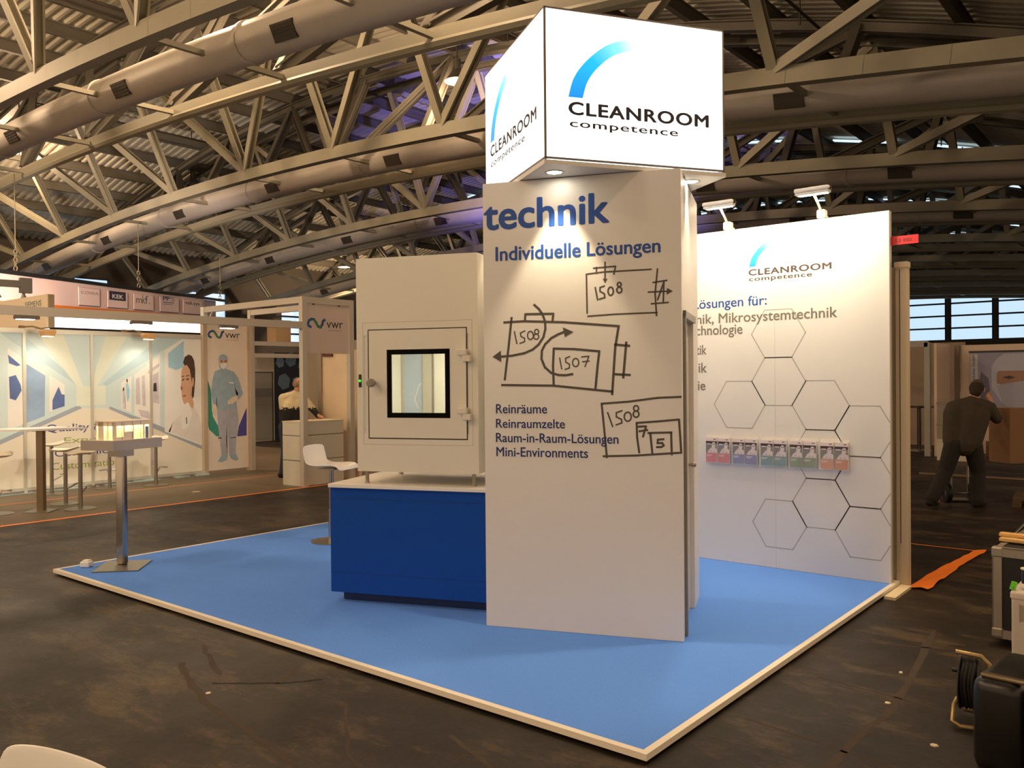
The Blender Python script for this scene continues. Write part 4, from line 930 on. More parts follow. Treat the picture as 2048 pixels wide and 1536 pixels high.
def vlogo(parent, ox, oz, s, y):
    o = obj('ribbon_logo', MB().ribbon([(ox+0.051*s, oz-0.006*s), (ox+0.01*s, oz+0.014*s), (ox+0.0*s, oz+0.05*s), (ox+0.022*s, oz+0.09*s), (ox+0.062*s, oz+0.111*s), (ox+0.105*s, oz+0.112*s)], 0.040*s, y), mat('logo_blue', rgb(46, 92, 150), 0.5), parent)
    obj('ribbon_logo', MB().ribbon([(ox+0.112*s, oz+0.108*s), (ox+0.150*s, oz+0.06*s), (ox+0.18*s, oz+0.012*s), (ox+0.215*s, oz-0.002*s), (ox+0.24*s, oz)], 0.044*s, y-0.0004), mat('logo_green', rgb(70, 128, 96), 0.5), parent)
    obj('ribbon_logo', MB().ribbon([(ox+0.235*s, oz+0.0*s), (ox+0.262*s, oz+0.04*s), (ox+0.275*s, oz+0.09*s), (ox+0.31*s, oz+0.112*s)], 0.042*s, y), mat('logo_violet_blue', rgb(54, 74, 140), 0.5), parent)
    text('vwr', ox+0.342*s, ox+0.655*s, oz-0.01*s, oz+0.082*s, y, black_ink, parent, 0.0)
    text('part of avantor', ox+0.375*s, ox+0.63*s, oz-0.058*s, oz-0.028*s, y, grey_ink, parent, 0.0)
vlogo(vp, 5.235, 2.488, 0.98, 0.0)

# --- aluminium frame with fascia sign and counter (front plane X = -9.17)
fr_ = thing('profile_truss', 'tall aluminium profile frame carrying the fascia sign of the left stand', 'stand frame', (-9.17, 0, 0), PI/2)
# local x = world Y ; local y = -(world X + 9.17)
def bx(x0, x1, y0, y1, z0, z1): return MB().box(x0, x1, y0, y1, z0, z1)
for (x, y) in ((5.14, 0.04), (6.10, 0.04), (6.10, 2.9)):
    p = bx(x-0.045, x+0.045, y-0.045, y+0.045, 0, 3.02); p.box(x-0.006, x+0.006, y-0.0465, y-0.0445, 0.05, 2.95)
    obj('post', p, aluw, fr_)
for (a, c, z) in ((5.18, 6.06, 2.97),):
    obj('top_beam', bx(a, c, 0.0, 0.08, z-0.05, z+0.05).box(a, c, -0.0015, 0.001, z-0.006, z+0.006), aluw, fr_)
obj('top_beam', bx(5.10, 5.18, 0.08, 2.95, 2.92, 3.02).box(5.0985, 5.101, 0.1, 2.95, 2.965, 2.977), aluw, fr_)
obj('top_beam', bx(6.06, 6.14, 0.08, 2.90, 2.92, 3.02), aluw, fr_)
obj('hanging_post', bx(5.09, 5.17, 2.85, 2.95, 2.72, 3.02), mat('profile_white', rgb(228, 232, 226), 0.4), fr_)
obj('corner_strut', MB().beam((5.14, 2.80, 2.74), (5.14, 2.62, 2.93), 0.03, 0.03), aluw, fr_)
obj('corner_strut', MB().beam((5.20, 0.04, 2.40), (5.05, 0.04, 2.55), 0.03, 0.03), aluw, fr_)
obj('long_beam', bx(-3.0, 5.10, 0.0, 0.08, 2.51, 2.62).box(-3.0, 5.10, -0.0015, 0.001, 2.558, 2.567), aluw, fr_)
fs = thing('fascia_sign', 'pale fascia sign with blue and green ribbon logo above the left stand counter', 'sign', (-9.17, 0, 0), PI/2)
obj('sign_board', bx(5.19, 6.045, 0.02, 0.03, 2.122, 2.925), mat('fascia_board', rgb(214, 196, 184), 0.5), fs)
for x in (5.33, 5.85): obj('hanging_clip', bx(x-0.02, x+0.02, 0.015, 0.04, 2.90, 2.955), dark_line, fs)
vlogo(fs, 5.222, 2.548, 1.08, 0.02)
for k, (y, lbl) in enumerate(((1.05, 'leftmost flat grey floodlight under the long aluminium beam'), (2.49, 'middle flat grey floodlight under the long aluminium beam'), (3.81, 'rightmost flat grey floodlight under the long aluminium beam'))):
    t = thing('floodlight', lbl, 'floodlight', (-9.17, y, 2.51), PI/2, 'floodlights on the left stand')
    obj('housing', MB().prism([(-0.14, 0.0), (0.14, 0.0), (0.11, 0.14), (-0.11, 0.14)], -0.045, -0.002), mat('flood_grey', rgb(120, 112, 102), 0.5), t)
    obj('lamp_glass', bx(-0.09, 0.09, 0.02, 0.12, -0.049, -0.045), spot_on, t)
    L = bpy.data.lights.new('floodlight_light', 'SPOT'); L.energy = 40; L.color = (1, 0.90, 0.70); L.spot_size = math.radians(100); L.spot_blend = 0.8; L.shadow_soft_size = 0.08
    o = bpy.data.objects.new('floodlight_light', L); col.objects.link(o); o.parent = t; o.location = (0, 0.10, -0.08); o.rotation_euler = (math.radians(62), 0, 0)
for k, (y, lbl) in enumerate(((2.33, 'left of the two tan floodlights on arms above the printed wall'), (3.92, 'right of the two tan floodlights on arms above the printed wall'), (0.7, 'tan floodlight on an arm above the printed wall, outside the picture'))):
    t = thing('floodlight', lbl, 'floodlight', (-12.15, y, 2.525), PI/2, 'floodlights on the left stand')
    obj('arm', MB().tube([(-0.22, 0, 0.02), (-0.10, -0.10, 0.03), (0, -0.30, -0.03)], 0.012, 8), mat('flood_arm_brown', rgb(120, 96, 66), 0.5), t)
    obj('clamp', bx(-0.25, -0.18, -0.03, 0.03, 0.0, 0.04), mat('flood_arm_brown', rgb(120, 96, 66), 0.5), t)
    h = obj('housing', MB().lathe([(0, 0.0), (0.13, 0.0), (0.145, -0.03), (0.11, -0.10), (0, -0.10)], 4, Matrix.Translation((0, -0.40, -0.03)) @ Matrix.Diagonal((1.0, 0.7, 1, 1)) @ Matrix.Rotation(PI/4, 4, 'Z')), mat('flood_tan', rgb(206, 160, 104), 0.45), t)
    obj('lamp_glass', bx(-0.07, 0.07, -0.43, -0.37, -0.136, -0.131), spot_on, h)
    L = bpy.data.lights.new('floodlight_light', 'SPOT'); L.energy = 5; L.color = (1, 0.88, 0.68); L.spot_size = math.radians(125); L.spot_blend = 0.7; L.shadow_soft_size = 0.06
    o = bpy.data.objects.new('floodlight_light', L); col.objects.link(o); o.parent = h; o.location = (0, -0.42, -0.16); o.rotation_euler = (math.radians(22), 0, 0)

lc = thing('reception_counter', 'light grey reception counter with drawer joints, man leaning on it', 'counter', (-9.17, 0, 0), PI/2)
obj('counter_body', bx(5.10, 5.98, 0.095, 0.55, 0, 1.02), mat('counter_grey', rgb(206, 200, 184), 0.5), lc)
obj('worktop', bx(5.095, 5.985, 0.09, 0.56, 1.02, 1.032), mat('counter_top_cream', rgb(222, 208, 184), 0.45), lc)
jl = MB()
for z in (0.40, 0.80): jl.box(5.099, 5.981, 0.094, 0.551, z, z+0.010)
obj('drawer_joint', jl, dark_line, lc)
iw = thing('partition_panel', 'beige partition panel behind the reception counter', 'wall panel', (0, 6.25, 0))
obj('wall_panel', MB().box(-10.14, -9.18, 0, 0.05, 0, 2.20), mat('partition_beige', rgb(226, 204, 172), 0.5), iw)
obj('post', MB().box(-10.24, -10.14, -0.03, 0.05, 0, 2.3), mat('partition_post', rgb(150, 138, 118), 0.5), iw)
obj('fixing_bracket', MB().box(-10.10, -9.85, -0.03, 0, 2.10, 2.16), mat('bracket_dark_red', rgb(90, 40, 30), 0.5), iw)
rs = thing('partition_panel', 'grey brown partition panel visible between post and beige panel', 'wall panel', (0, 8.2, 0))
obj('wall_panel', MB().box(-13.3, -11.2, 0, 0.05, 0, 2.5), mat('partition_grey', rgb(150, 138, 118), 0.5), rs)

# --- rear stand far behind
rw = thing('rear_stand_wall', 'grey white wall panels of a stand far behind the leaning man', 'wall panel', (-18.4, 0, 0), PI/2)
obj('wall_panel', bx(10.0, 11.07, 0, 0.05, 0, 2.35), mat('rear_grey', rgb(176, 168, 152), 0.55), rw)
obj('wall_panel', bx(12.1, 15.5, 0, 0.05, 0, 2.45), mat('rear_grey', rgb(176, 168, 152), 0.55), rw)
obj('lower_panel', bx(10.02, 11.0, -0.012, 0, 0.05, 1.90), mat('rear_grey_dark', rgb(140, 136, 126), 0.55), rw)
obj('grey_stripe', bx(10.03, 10.98, -0.014, -0.012, 1.22, 1.47), mat('rear_stripe', rgb(112, 110, 106), 0.55), rw)
obj('panel_joint', bx(10.02, 11.02, -0.014, 0, 1.90, 1.93).box(10.98, 11.02, -0.014, 0, 0, 1.93), dark_line, rw)
rf = thing('profile_truss', 'aluminium profile frame of the stand far behind the leaning man', 'stand frame', (-17.6, 0, 0), PI/2)
for z in (2.30, 2.62): obj('beam', bx(9.2, 13.5, 0, 0.10, z, z+0.11), aluw, rf)
obj('post', bx(11.68, 11.80, -0.02, 0.1, 0, 2.62), aluw, rf)
dp = thing('dark_poster', 'dark blue poster with pale hexagon blobs behind the leaning man', 'poster', (-18.4, 0, 0), PI/2)
obj('poster_sheet', bx(11.08, 12.09, -0.02, 0.03, 0.0, 2.47), mat('poster_navy', rgb(22, 30, 48), 0.5), dp)
hb_ = MB()
for cx, cz, r in ((11.25, 2.2, 0.15), (11.62, 2.28, 0.20), (11.98, 2.1, 0.12), (11.38, 1.65, 0.22), (11.80, 1.62, 0.16), (11.6, 1.2, 0.20), (11.95, 1.1, 0.12)):
    hb_.patch([(cx+r*math.cos(k*PI/3+0.3), cz+r*math.sin(k*PI/3+0.3)*1.1) for k in range(6)], -0.0205)
obj('hexagon_print', hb_, mat('poster_pale_blue', rgb(96, 122, 140), 0.5, noise=0.3, scale=4), dp)
ub = thing('wall_mounted_crate', 'tan box standing on top of the rear stand wall', 'box', (-18.2, 11.1, 2.73), PI/2)
obj('box_body', MB().box(-0.25, 0.25, -0.2, 0.2, 0, 0.62), mat('tan_board', rgb(178, 148, 108), 0.6), ub)
obj('box_lid', MB().box(-0.26, 0.26, -0.21, 0.21, 0.55, 0.63), mat('tan_board_dark', rgb(158, 130, 94), 0.6), ub)

# --- neighbouring overlit wall top, set as glow, and company sign behind the mural
sg2 = thing('header_sign', 'wedge of a cream header sign with grey blue lettering above the printed wall, far left', 'sign', (0, 2.585, 0))
obj('sign_face', MB().box(-15.2, -12.395, 0, 0.02, 2.57, 3.10), mat('header_cream', rgb(240, 222, 194), 0.5), sg2)
obj('sign_side', MB().box(-15.2, -12.395, 0.02, 0.115, 2.57, 3.10), mat('header_brown', rgb(150, 132, 104), 0.5), sg2)
text('SIEMENS', -13.24, -12.60, 2.925, 3.02, 0.0, mat('header_lettering', rgb(96, 128, 140), 0.5), sg2, 0.01)
ls = thing('glowing_wall_top', 'overlit white wall top behind the printed wall, its light put in as glow', 'light box', (-13.5, 0, 0), PI/2)
obj('glow_face', bx(3.12, 5.90, 0, 0.02, 2.645, 2.93), mat('wall_top_glow', (1, 1, 0.97, 1), 0.5, emit=0.7, ecol=(1, 0.97, 0.9, 1)), ls)  # brightly lit wall top imitated by an emissive face, no lamp inside
obj('dark_base', bx(3.10, 5.95, -0.002, 0.06, 2.58, 2.642), black_matt, ls)
obj('back_panel', bx(3.10, 5.95, 0.02, 0.07, 2.64, 2.95), white_panel, ls)
for x in (3.2, 5.8): obj('support_post', bx(x-0.04, x+0.04, 0.07, 0.15, 0, 2.95), aluw, ls)

# --- hanging logo banner
BH = math.atan2(15.531-7.193, -29.72+23.325)
ban = thing('hanging_banner', 'long hanging banner with square logo cards above the left stand', 'banner', (-23.325, 7.193, 0), BH)
# local x to the right, top edge rises along x
def bz(x, v):   # v 0 = bottom, 1 = top
    return (3.772 + x*0.0427) + v*(0.805 - x*0.0012)
BM = MB()
BL = 12.6
def bquad(x0, x1, v0, v1, y=0.0): return [(x0, bz(x0, v0)), (x1, bz(x1, v0)), (x1, bz(x1, v1)), (x0, bz(x0, v1))]
cloth = mat('banner_cloth', rgb(230, 200, 190), 0.7)
obj('banner_cloth', MB().patch(bquad(-9, 10.9, 0.0, 1.0), 0, 0.01), cloth, ban)
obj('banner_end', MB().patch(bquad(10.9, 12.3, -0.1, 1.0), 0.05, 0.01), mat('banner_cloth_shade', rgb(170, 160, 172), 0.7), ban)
obj('orange_stripe', MB().patch(bquad(-9, 10.9, 0.0, 0.13), -0.012), mat('banner_orange', rgb(226, 120, 34), 0.6), ban)
obj('top_pole', MB().beam((-9, 0, bz(-9, 1.0)+0.06), (13.6, 0, bz(13.6, 1.0)+0.06), 0.10, 0.10), black_matt, ban)

card_m = mat('banner_card', rgb(240, 212, 202), 0.6); card_sh = mat('banner_card_shadow', rgb(120, 92, 88), 0.6)
cards = [(1.25, 2.45, 'COWA', 1.36, 2.38, 4.33, 4.415, 'mauve_ink'), (2.95, 4.24, 'KEK', 3.17, 4.00, 4.40, 4.53, 'white_ink'), (4.70, 6.15, 'mkf.', 4.85, 5.95, 4.36, 4.62, 'multi'), (6.70, 8.29, 'PPS', 6.92, 7.95, 4.64, 4.77, 'navy'), (8.70, 10.49, 'vali.sys', 8.84, 10.28, 4.62, 4.80, 'black')]
for (x0, x1, body, a, c, z0, z1, style) in cards:
    cd_ = obj('logo_card', MB().patch([(x0, bz(x0, 0.20)), (x1, bz(x1, 0.20)), (x1, bz(x1, 0.85)), (x0, bz(x0, 0.85))], -0.05, 0.02), card_m, ban)
    obj('card_shadow', MB().patch([(x0+0.06, bz(x0, 0.17)), (x1+0.06, bz(x1, 0.17)), (x1+0.06, bz(x1, 0.83)), (x0+0.06, bz(x0, 0.83))], -0.03, 0.01), card_sh, cd_)  # dark copy offset behind the card, painted as its drop shadow
    sl = 0.0427
    def bt_(b_, xa, xb, za, zb, m_, bold): return text(b_, xa, xb, za, zb, -0.072, m_, cd_, bold, slope=sl)
    if body == 'KEK':
        obj('navy_block', MB().patch([(3.04, 4.30), (4.12, 4.345), (4.12, 4.63), (3.04, 4.58)], -0.071, 0.003), mat('kek_navy', rgb(28, 28, 60), 0.6), cd_)
        text('KEK', 3.22, 3.95, 4.365, 4.50, -0.0745, mat('logo_white', rgb(238, 226, 220), 0.6), cd_, 0.03, slope=sl)
    elif body == 'mkf.':
        bt_('m', 4.85, 5.28, 4.36, 4.52, mat('logo_grey', rgb(110, 84, 60), 0.6), 0.0); bt_('k', 5.30, 5.52, 4.375, 4.66, mat('logo_leaf', rgb(110, 130, 60), 0.6), 0.01)
        bt_('f', 5.52, 5.72, 4.385, 4.67, mat('logo_sea_blue', rgb(40, 90, 140), 0.6), 0.01); bt_('.', 5.80, 5.87, 4.39, 4.44, mat('logo_rust', rgb(160, 90, 40), 0.6), 0.02)
    elif body == 'PPS':
        bt_('PP', 6.92, 7.50, 4.63, 4.79, mat('logo_navy', rgb(40, 50, 96), 0.6), 0.03); bt_('S', 7.55, 7.90, 4.66, 4.82, mat('logo_taupe', rgb(150, 130, 120), 0.6), 0.0)
        obj('underline', MB().patch([(6.92, 4.55), (7.85, 4.60), (7.88, 4.625), (6.92, 4.575)], -0.071, 0.002).patch([(6.95, 4.49), (7.75, 4.535), (7.75, 4.55), (6.95, 4.505)], -0.071, 0.002), mat('logo_navy', rgb(40, 50, 96), 0.6), cd_)
    else:
        bt_(body, a, c, z0, z1, mat('logo_black', rgb(60, 44, 46), 0.6) if body != 'COWA' else mat('logo_mauve', rgb(150, 120, 126), 0.6), 0.0 if body == 'COWA' else 0.015)
for x in (-1.7, 5.2, 12.7):
    ch = MB(); zt = bz(x, 1.0)+0.11
    for j in range(5): ch.tube([(x+0.06*math.cos(q*PI/4)*(1 if j % 2 else 0.3), 0.06*math.cos(q*PI/4)*(0.3 if j % 2 else 1), zt+0.07+j*0.11+0.075*math.sin(q*PI/4)) for q in range(9)], 0.014, 6, cap=False)
    ch.tube([(x, 0, zt+0.55), (x, 0, zbot(-27)-0.1)], 0.012, 5)
    obj('suspension_chain', ch, mat('chain_steel', rgb(150, 136, 110), 0.4, 0.6), ban)

lbar = thing('lighting_bar', 'grey lighting bar with small spotlights in front of the banner, far left edge', 'lighting bar', (-17.15, 3.73, 0), 1.45)
obj('bar', MB().box(-3.0, 0.45, -0.05, 0.05, 3.66, 3.80), mat('lighting_bar_grey', rgb(130, 128, 126), 0.5), lbar)
obj('end_bracket', MB().box(0.25, 0.47, -0.07, 0.07, 3.55, 3.86), mat('lighting_bar_grey', rgb(130, 128, 126), 0.5), lbar)
obj('hanger', MB().tube([(-0.4, 0, 3.8), (-0.4, 0, 7.2)], 0.015, 6).tube([(-2.6, 0, 3.8), (-2.6, 0, 7.2)], 0.015, 6), pipe_mat, lbar)
for x in (0.32, -0.15, -1.2, -2.2):
    sl_ = obj('spot_lamp', MB().lathe([(0.02, 3.62), (0.03, 3.52), (0.08, 3.42), (0.075, 3.42), (0.02, 3.5)], 16, None, (x, 0)), mat('spot_lamp_silver', rgb(190, 186, 180), 0.3, 0.6), lbar, smooth=True)
    obj('bulb', MB().lathe([(0, 3.43), (0.068, 3.43), (0.068, 3.435), (0, 3.435)], 14, None, (x, 0)), spot_on, sl_)
for x, tx in ((0.32, 3.0), (-0.15, 8.5)):
    L = bpy.data.lights.new('banner_light', 'SPOT'); L.energy = 1100; L.color = (1, 0.80, 0.68); L.spot_size = math.radians(75); L.spot_blend = 0.7; L.shadow_soft_size = 0.1
    o = bpy.data.objects.new('banner_light', L); col.objects.link(o); o.parent = lbar; o.location = (x, 0, 3.38)
    wp_ = Vector((-23.325+tx*math.cos(BH), 7.193+tx*math.sin(BH), 4.4)); base = Vector((-17.15+x*math.cos(1.45), 3.73+x*math.sin(1.45), 3.38))
    o.rotation_euler = (Matrix.Rotation(-1.45, 4, 'Z') @ (wp_-base)).to_track_quat('-Z', 'Y').to_euler()
# --- tall bar table and stools of the left stand
tb = thing('bar_table', 'tall white bar table on a square steel column in front of the printed wall', 'table', (-9.97, 1.50, 0))
obj('table_top', MB().prism([(-0.40, -0.60), (0.22, -0.34), (0.40, 0.42), (-0.22, 0.30)], 1.072, 1.096), white_gloss, tb)
obj('column', MB().box(-0.042, 0.042, -0.042, 0.042, 0.012, 1.06, Matrix.Rotation(0.72, 4, 'Z')), mat('column_steel', rgb(150, 134, 112), 0.3, 0.9), tb)
obj('mounting_plate', MB().box(-0.15, 0.15, -0.15, 0.15, 1.06, 1.072), dark_steel, tb)
obj('base_plate', MB().prism([(0.0, -0.24), (0.26, -0.03), (0.03, 0.20), (-0.26, 0.06)], 0, 0.012), dark_steel, tb)
seat_m = mat('stool_seat_cream', rgb(238, 228, 206), 0.4)
def tractor_stool(label, x, y, rz):
    t = thing('bar_stool', label, 'bar stool', (x, y, 0), rz, 'flat seated bar stools of the left stand')
    bm = bmesh.new(); rows = []
    for i in range(9):
        v = -1 + i/4.0; xx = 0.19*v; w = 0.19*math.sqrt(max(0.06, 1-0.75*v*v)); z = 0.745 + 0.05*max(0, v)**2 + 0.012*(v < -0.4)*abs(v)
        rows.append([bm.verts.new((xx, w*u, z + 0.025*u*u)) for u in (-1, -0.5, 0, 0.5, 1)])
    for i in range(8):
        for j in range(4): bm.faces.new((rows[i][j], rows[i+1][j], rows[i+1][j+1], rows[i][j+1]))
    o = obj('seat', bm, seat_m, t)
    for p in o.data.polygons: p.use_smooth = True
    s = o.modifiers.new('thick', 'SOLIDIFY'); s.thickness = 0.022
    s = o.modifiers.new('round', 'SUBSURF'); s.levels = 2; s.render_levels = 2
    obj('column', MB().tube([(0, 0, 0.01), (0, 0, 0.735)], 0.027, 16), steel, t, smooth=True)
    obj('footrest', MB().tube([(0.0, 0, 0.20), (0.14, 0, 0.28)], 0.012, 8).tube([(0.15, -0.12, 0.285), (0.17, 0, 0.29), (0.15, 0.12, 0.285)], 0.011, 8), steel, t, smooth=True)
    obj('base_disc', MB().lathe([(0, 0), (0.20, 0), (0.20, 0.008), (0.05, 0.02), (0, 0.02)], 36), dark_steel, t, smooth=True)
    return t
st0 = tractor_stool('cream bar stool nearest the orange floor line, right of the tall bar table', -9.74, 1.90, 2.2)
for (x, y, rz, lbl) in ((-10.40, 1.99, 0.9, 'cream bar stool just right of the bar table column, second row'), (-11.60, 2.30, 1.4, 'cream bar stool half hidden behind the bar table column, close to the printed wall'),
                        (-11.57, 3.16, 2.9, 'cream bar stool behind the steel column of the display table'), (-11.33, 3.80, 2.2, 'cream bar stool right of the display table, farthest to the right'), (-10.16, 1.03, 2.4, 'cream bar stool at the left edge of the photo, left of the bar table')):
    c = copy_tree(st0); c.location = (x, y, 0); c.rotation_euler = (0, 0, rz); c['label'] = lbl

# --- orange floor tapes
tag(obj('floor_tape', MB().box(-9.145, -9.075, -4, 6.3, 0.0005, 0.002), orange_tape), 'long bright orange tape line on the floor along the left aisle', 'tape')
tag(obj('floor_tape', MB().box(-11.035, -10.985, -1, 6.2, 0.0005, 0.002), mat('orange_tape_worn', rgb(214, 124, 66), 0.5)), 'thin worn orange tape line running under the left bar stools', 'tape')
tag(obj('floor_tape', MB().box(-0.44, 0.26, 5.88, 5.91, 0.0005, 0.002), mat('orange_tape_worn', rgb(214, 124, 66), 0.5)), 'thin orange tape line on the floor right of the white walls', 'tape')
bm = bmesh.new(); rnd = random.Random(3); rows = []
for i in range(16):
    u = i/15; x = 0.14 + 0.10*u**1.4 - 0.015*math.sin(3*u); y = 3.96 + 1.98*u; w = 0.075 - 0.035*u + rnd.uniform(-0.006, 0.006)
    rows.append([bm.verts.new((x + w*v + rnd.uniform(-.004, .004), y + rnd.uniform(-.01, .01), 0.004 + abs(rnd.gauss(0, 0.006)) + (0.02*rnd.random() if i == 0 else 0))) for v in (-1, -0.4, 0.3, 1)])
for i in range(15):
    for j in range(3): bm.faces.new((rows[i][j], rows[i][j+1], rows[i+1][j+1], rows[i+1][j]))
o = tag(obj('tape_band', bm, orange_tape), 'wide crumpled band of orange tape lying loose on the floor', 'tape'); s = o.modifiers.new('thick', 'SOLIDIFY'); s.thickness = 0.002
rnd = random.Random(11)
lt = MB()
for (x, y, r) in ((-10.1, 3.62, 0.05), (-3.2, -0.85, 0.02), (-3.55, -0.62, 0.012), (-2.75, -1.15, 0.016), (-2.25, -0.5, 0.010)):
    pass
def scrap(x, y, r, label):
    rr = random.Random(int(x*100)); mb = MB(); mb.prism([(r*math.cos(k*PI/3)*rr.uniform(.6, 1.1), r*math.sin(k*PI/3)*rr.uniform(.6, 1.1)) for k in range(6)], 0.0005, 0.006)
    tag(obj('paper_scrap', mb, mat('paper_scrap', rgb(216, 200, 170), 0.7), None, (x, y, 0)), label, 'scrap', 'small scraps on the hall floor')
scrap(-10.05, 3.75, 0.07, 'pale scrap on the floor beyond the orange tape line, left aisle')
scrap(-2.30, -0.72, 0.016, 'tiny pale scrap on the dark floor left of the platform edge')
scrap(0.55, 1.90, 0.014, 'tiny pale scrap on the floor between platform and flight case')
scrap(0.62, 1.38, 0.016, 'tiny pale scrap on the floor left of the cable reel')
scrap(0.93, 0.98, 0.022, 'crumpled pale scrap in front of the cable reel')

# ================================================================== right side
rwall = thing('rear_stand_wall', 'dim white stand walls behind the man carrying a box', 'wall panel', (0, 0, 0))
dimw = mat('dim_white_wall', rgb(214, 190, 170), 0.55)
obj('rear_panel', MB().box(-2.30, 4.5, 17.12, 17.17, 0, 2.32), dimw, rwall)
obj('side_panel', MB().box(-2.46, -2.41, 15.95, 17.12, 0, 2.34), dimw, rwall)
obj('rear_panel', MB().box(-7.5, -2.46, 18.9, 18.95, 0, 2.45), mat('shaded_recess_wall', rgb(150, 130, 110), 0.55), rwall)  # shade of the recess put into this panel's darker colour
obj('post', MB().box(-2.63, -2.52, 15.86, 15.97, 0, 2.36), mat('dim_post', rgb(150, 146, 138), 0.5), rwall)
obj('post', MB().box(-2.30, -2.20, 17.02, 17.12, 0, 2.33), mat('dim_post_brown', rgb(120, 104, 90), 0.5), rwall)
obj('top_beam', MB().box(-7.5, -2.56, 15.86, 15.96, 2.27, 2.40), mat('dim_post', rgb(150, 146, 138), 0.5), rwall)
obj('switch_box', MB().box(-2.20, -2.02, 17.06, 17.12, 0.9, 1.32), mat('dim_white_box', rgb(206, 190, 168), 0.5), rwall)
po = thing('portrait_poster', 'large blue grey poster of a masked face behind the man with the box', 'poster', (0, 17.10, 0))
obj('poster_sheet', MB().box(-2.01, 1.6, -0.005, 0.015, 0.60, 2.15), mat('poster_blue_grey', rgb(140, 140, 164), 0.5, noise=0.15, scale=2), po)
obj('top_bar', MB().box(-2.03, 1.62, -0.012, 0.015, 2.15, 2.19), black_plastic, po)
def PP(name, poly, m_, y): obj(name, MB().patch(poly, y), m_, po)
PP('text_margin', [(-2.0, 1.48), (-1.86, 1.48), (-1.86, 2.12), (-2.0, 2.12)], mat('poster_pale', rgb(186, 180, 190), 0.5), -0.0055)
PP('hood_print', [(-1.60, 1.40), (-1.60, 1.85), (-1.50, 2.02), (-1.36, 2.12), (-0.4, 2.12), (-0.26, 2.0), (-0.2, 1.8), (-0.3, 1.3), (-0.6, 0.95), (-1.1, 0.9), (-1.42, 1.1)], mat('poster_hood', rgb(170, 170, 190), 0.5), -0.0055)
PP('eye_opening', [(-1.51, 1.50), (-1.50, 1.72), (-1.46, 1.76), (-0.4, 1.76), (-0.34, 1.70), (-0.36, 1.50), (-0.7, 1.40), (-1.2, 1.40)], mat('poster_skin', rgb(150, 112, 92), 0.5), -0.0068)
PP('mask_print', [(-1.51, 1.45), (-1.30, 1.50), (-0.95, 1.56), (-0.6, 1.50), (-0.36, 1.45), (-0.45, 1.05), (-0.7, 0.9), (-1.15, 0.9), (-1.4, 1.08)], mat('poster_mask', rgb(156, 156, 176), 0.5), -0.0080)
for x in (-1.28, -0.62): PP('eye_print', [(x-0.12, 1.62), (x, 1.66), (x+0.12, 1.62), (x, 1.585)], mat('poster_eye', rgb(52, 36, 34), 0.5), -0.0092)
PP('arm_print', [(-1.86, 0.95), (-1.72, 0.92), (-1.62, 1.25), (-1.66, 1.60), (-1.80, 1.75), (-1.86, 1.40)], mat('poster_arm', rgb(84, 84, 110), 0.5), -0.0062)
PP('text_strip', [(-1.50, 0.70), (1.5, 0.70), (1.5, 0.85), (-1.50, 0.85)], mat('poster_strip', rgb(176, 166, 170), 0.5), -0.0095)
text('Reinraumprodukte GmbH', -2.0+0.03, -1.90, 1.10, 2.10, -0.006, mat('poster_navy_text', rgb(50, 54, 92), 0.5), po, 0.01, rot=True)
text('Reinraum', -1.44, -0.75, 0.73, 0.82, -0.0105, mat('poster_strip_text', rgb(120, 110, 124), 0.5), po, 0.01)
cb = mat('cardboard', rgb(128, 94, 62), 0.75, noise=0.06, scale=4)
def carton(label, loc, rz, w, d, h, name='cardboard_box', m_=None):
    t = thing(name, label, 'box', loc, rz)
    obj('box_body', MB().box(-w/2, w/2, -d/2, d/2, 0, h), m_ or cb, t)
    obj('flap', MB().box(-w/2, w/2, -d/2, -0.004, h, h+0.006), m_ or cb, t); obj('flap', MB().box(-w/2, w/2, 0.004, d/2, h, h+0.006), m_ or cb, t)
    obj('packing_tape', MB().box(-w/2-0.001, w/2+0.001, -0.025, 0.025, h+0.006, h+0.007).box(-w/2-0.0012, -w/2, -0.025, 0.025, h-0.08, h), mat('parcel_tape', rgb(206, 180, 140), 0.4), t)
    return t
carton('small cardboard box on the floor under the masked face poster', (-1.42, 16.55, 0), 0.35, 0.34, 0.30, 0.30)
bn = thing('waste_bin', 'black waste bin on the floor at the right edge of the photo', 'bin', (-0.92, 16.6, 0))
obj('bin_body', MB().lathe([(0, 0), (0.13, 0), (0.17, 0.36), (0.16, 0.36), (0.12, 0.02), (0, 0.02)], 24), black_plastic, bn, smooth=True)
obj('bin_rim', MB().lathe([(0.165, 0.35), (0.18, 0.35), (0.18, 0.375), (0.165, 0.375)], 24), black_plastic, bn)
grey_box = mat('grey_storage_box', rgb(130, 122, 108), 0.6)
for k, (z, h, lbl) in enumerate(((0.0, 0.42, 'lowest pale storage box left of the man carrying a box'), (0.42, 0.30, 'middle grey storage box left of the man carrying a box'), (0.72, 0.42, 'topmost grey storage box left of the man carrying a box'))):
    t = thing('storage_box', lbl, 'box', (-1.95, 15.3, z), 0.0, 'stacked storage boxes')
    obj('box_body', MB().box(-0.27, 0.27, -0.2, 0.2, 0, h-0.012), grey_box if k else mat('pale_storage_box', rgb(180, 172, 156), 0.6), t)
    obj('box_lid', MB().box(-0.28, 0.28, -0.21, 0.21, h-0.03, h), grey_box if k else mat('pale_storage_box', rgb(180, 172, 156), 0.6), t)
dtb = thing('bar_table', 'dark bar table in the gap between white wall edge and grey post', 'table', (-3.05, 17.2, 0))
obj('table_top', MB().cyl((0, 0), 0.32, 0.96, 0.99, 28), black_plastic, dtb)
obj('column', MB().cyl((0, 0), 0.045, 0.02, 0.96, 14), mat('dark_chrome', rgb(90, 84, 76), 0.25, 0.9), dtb)
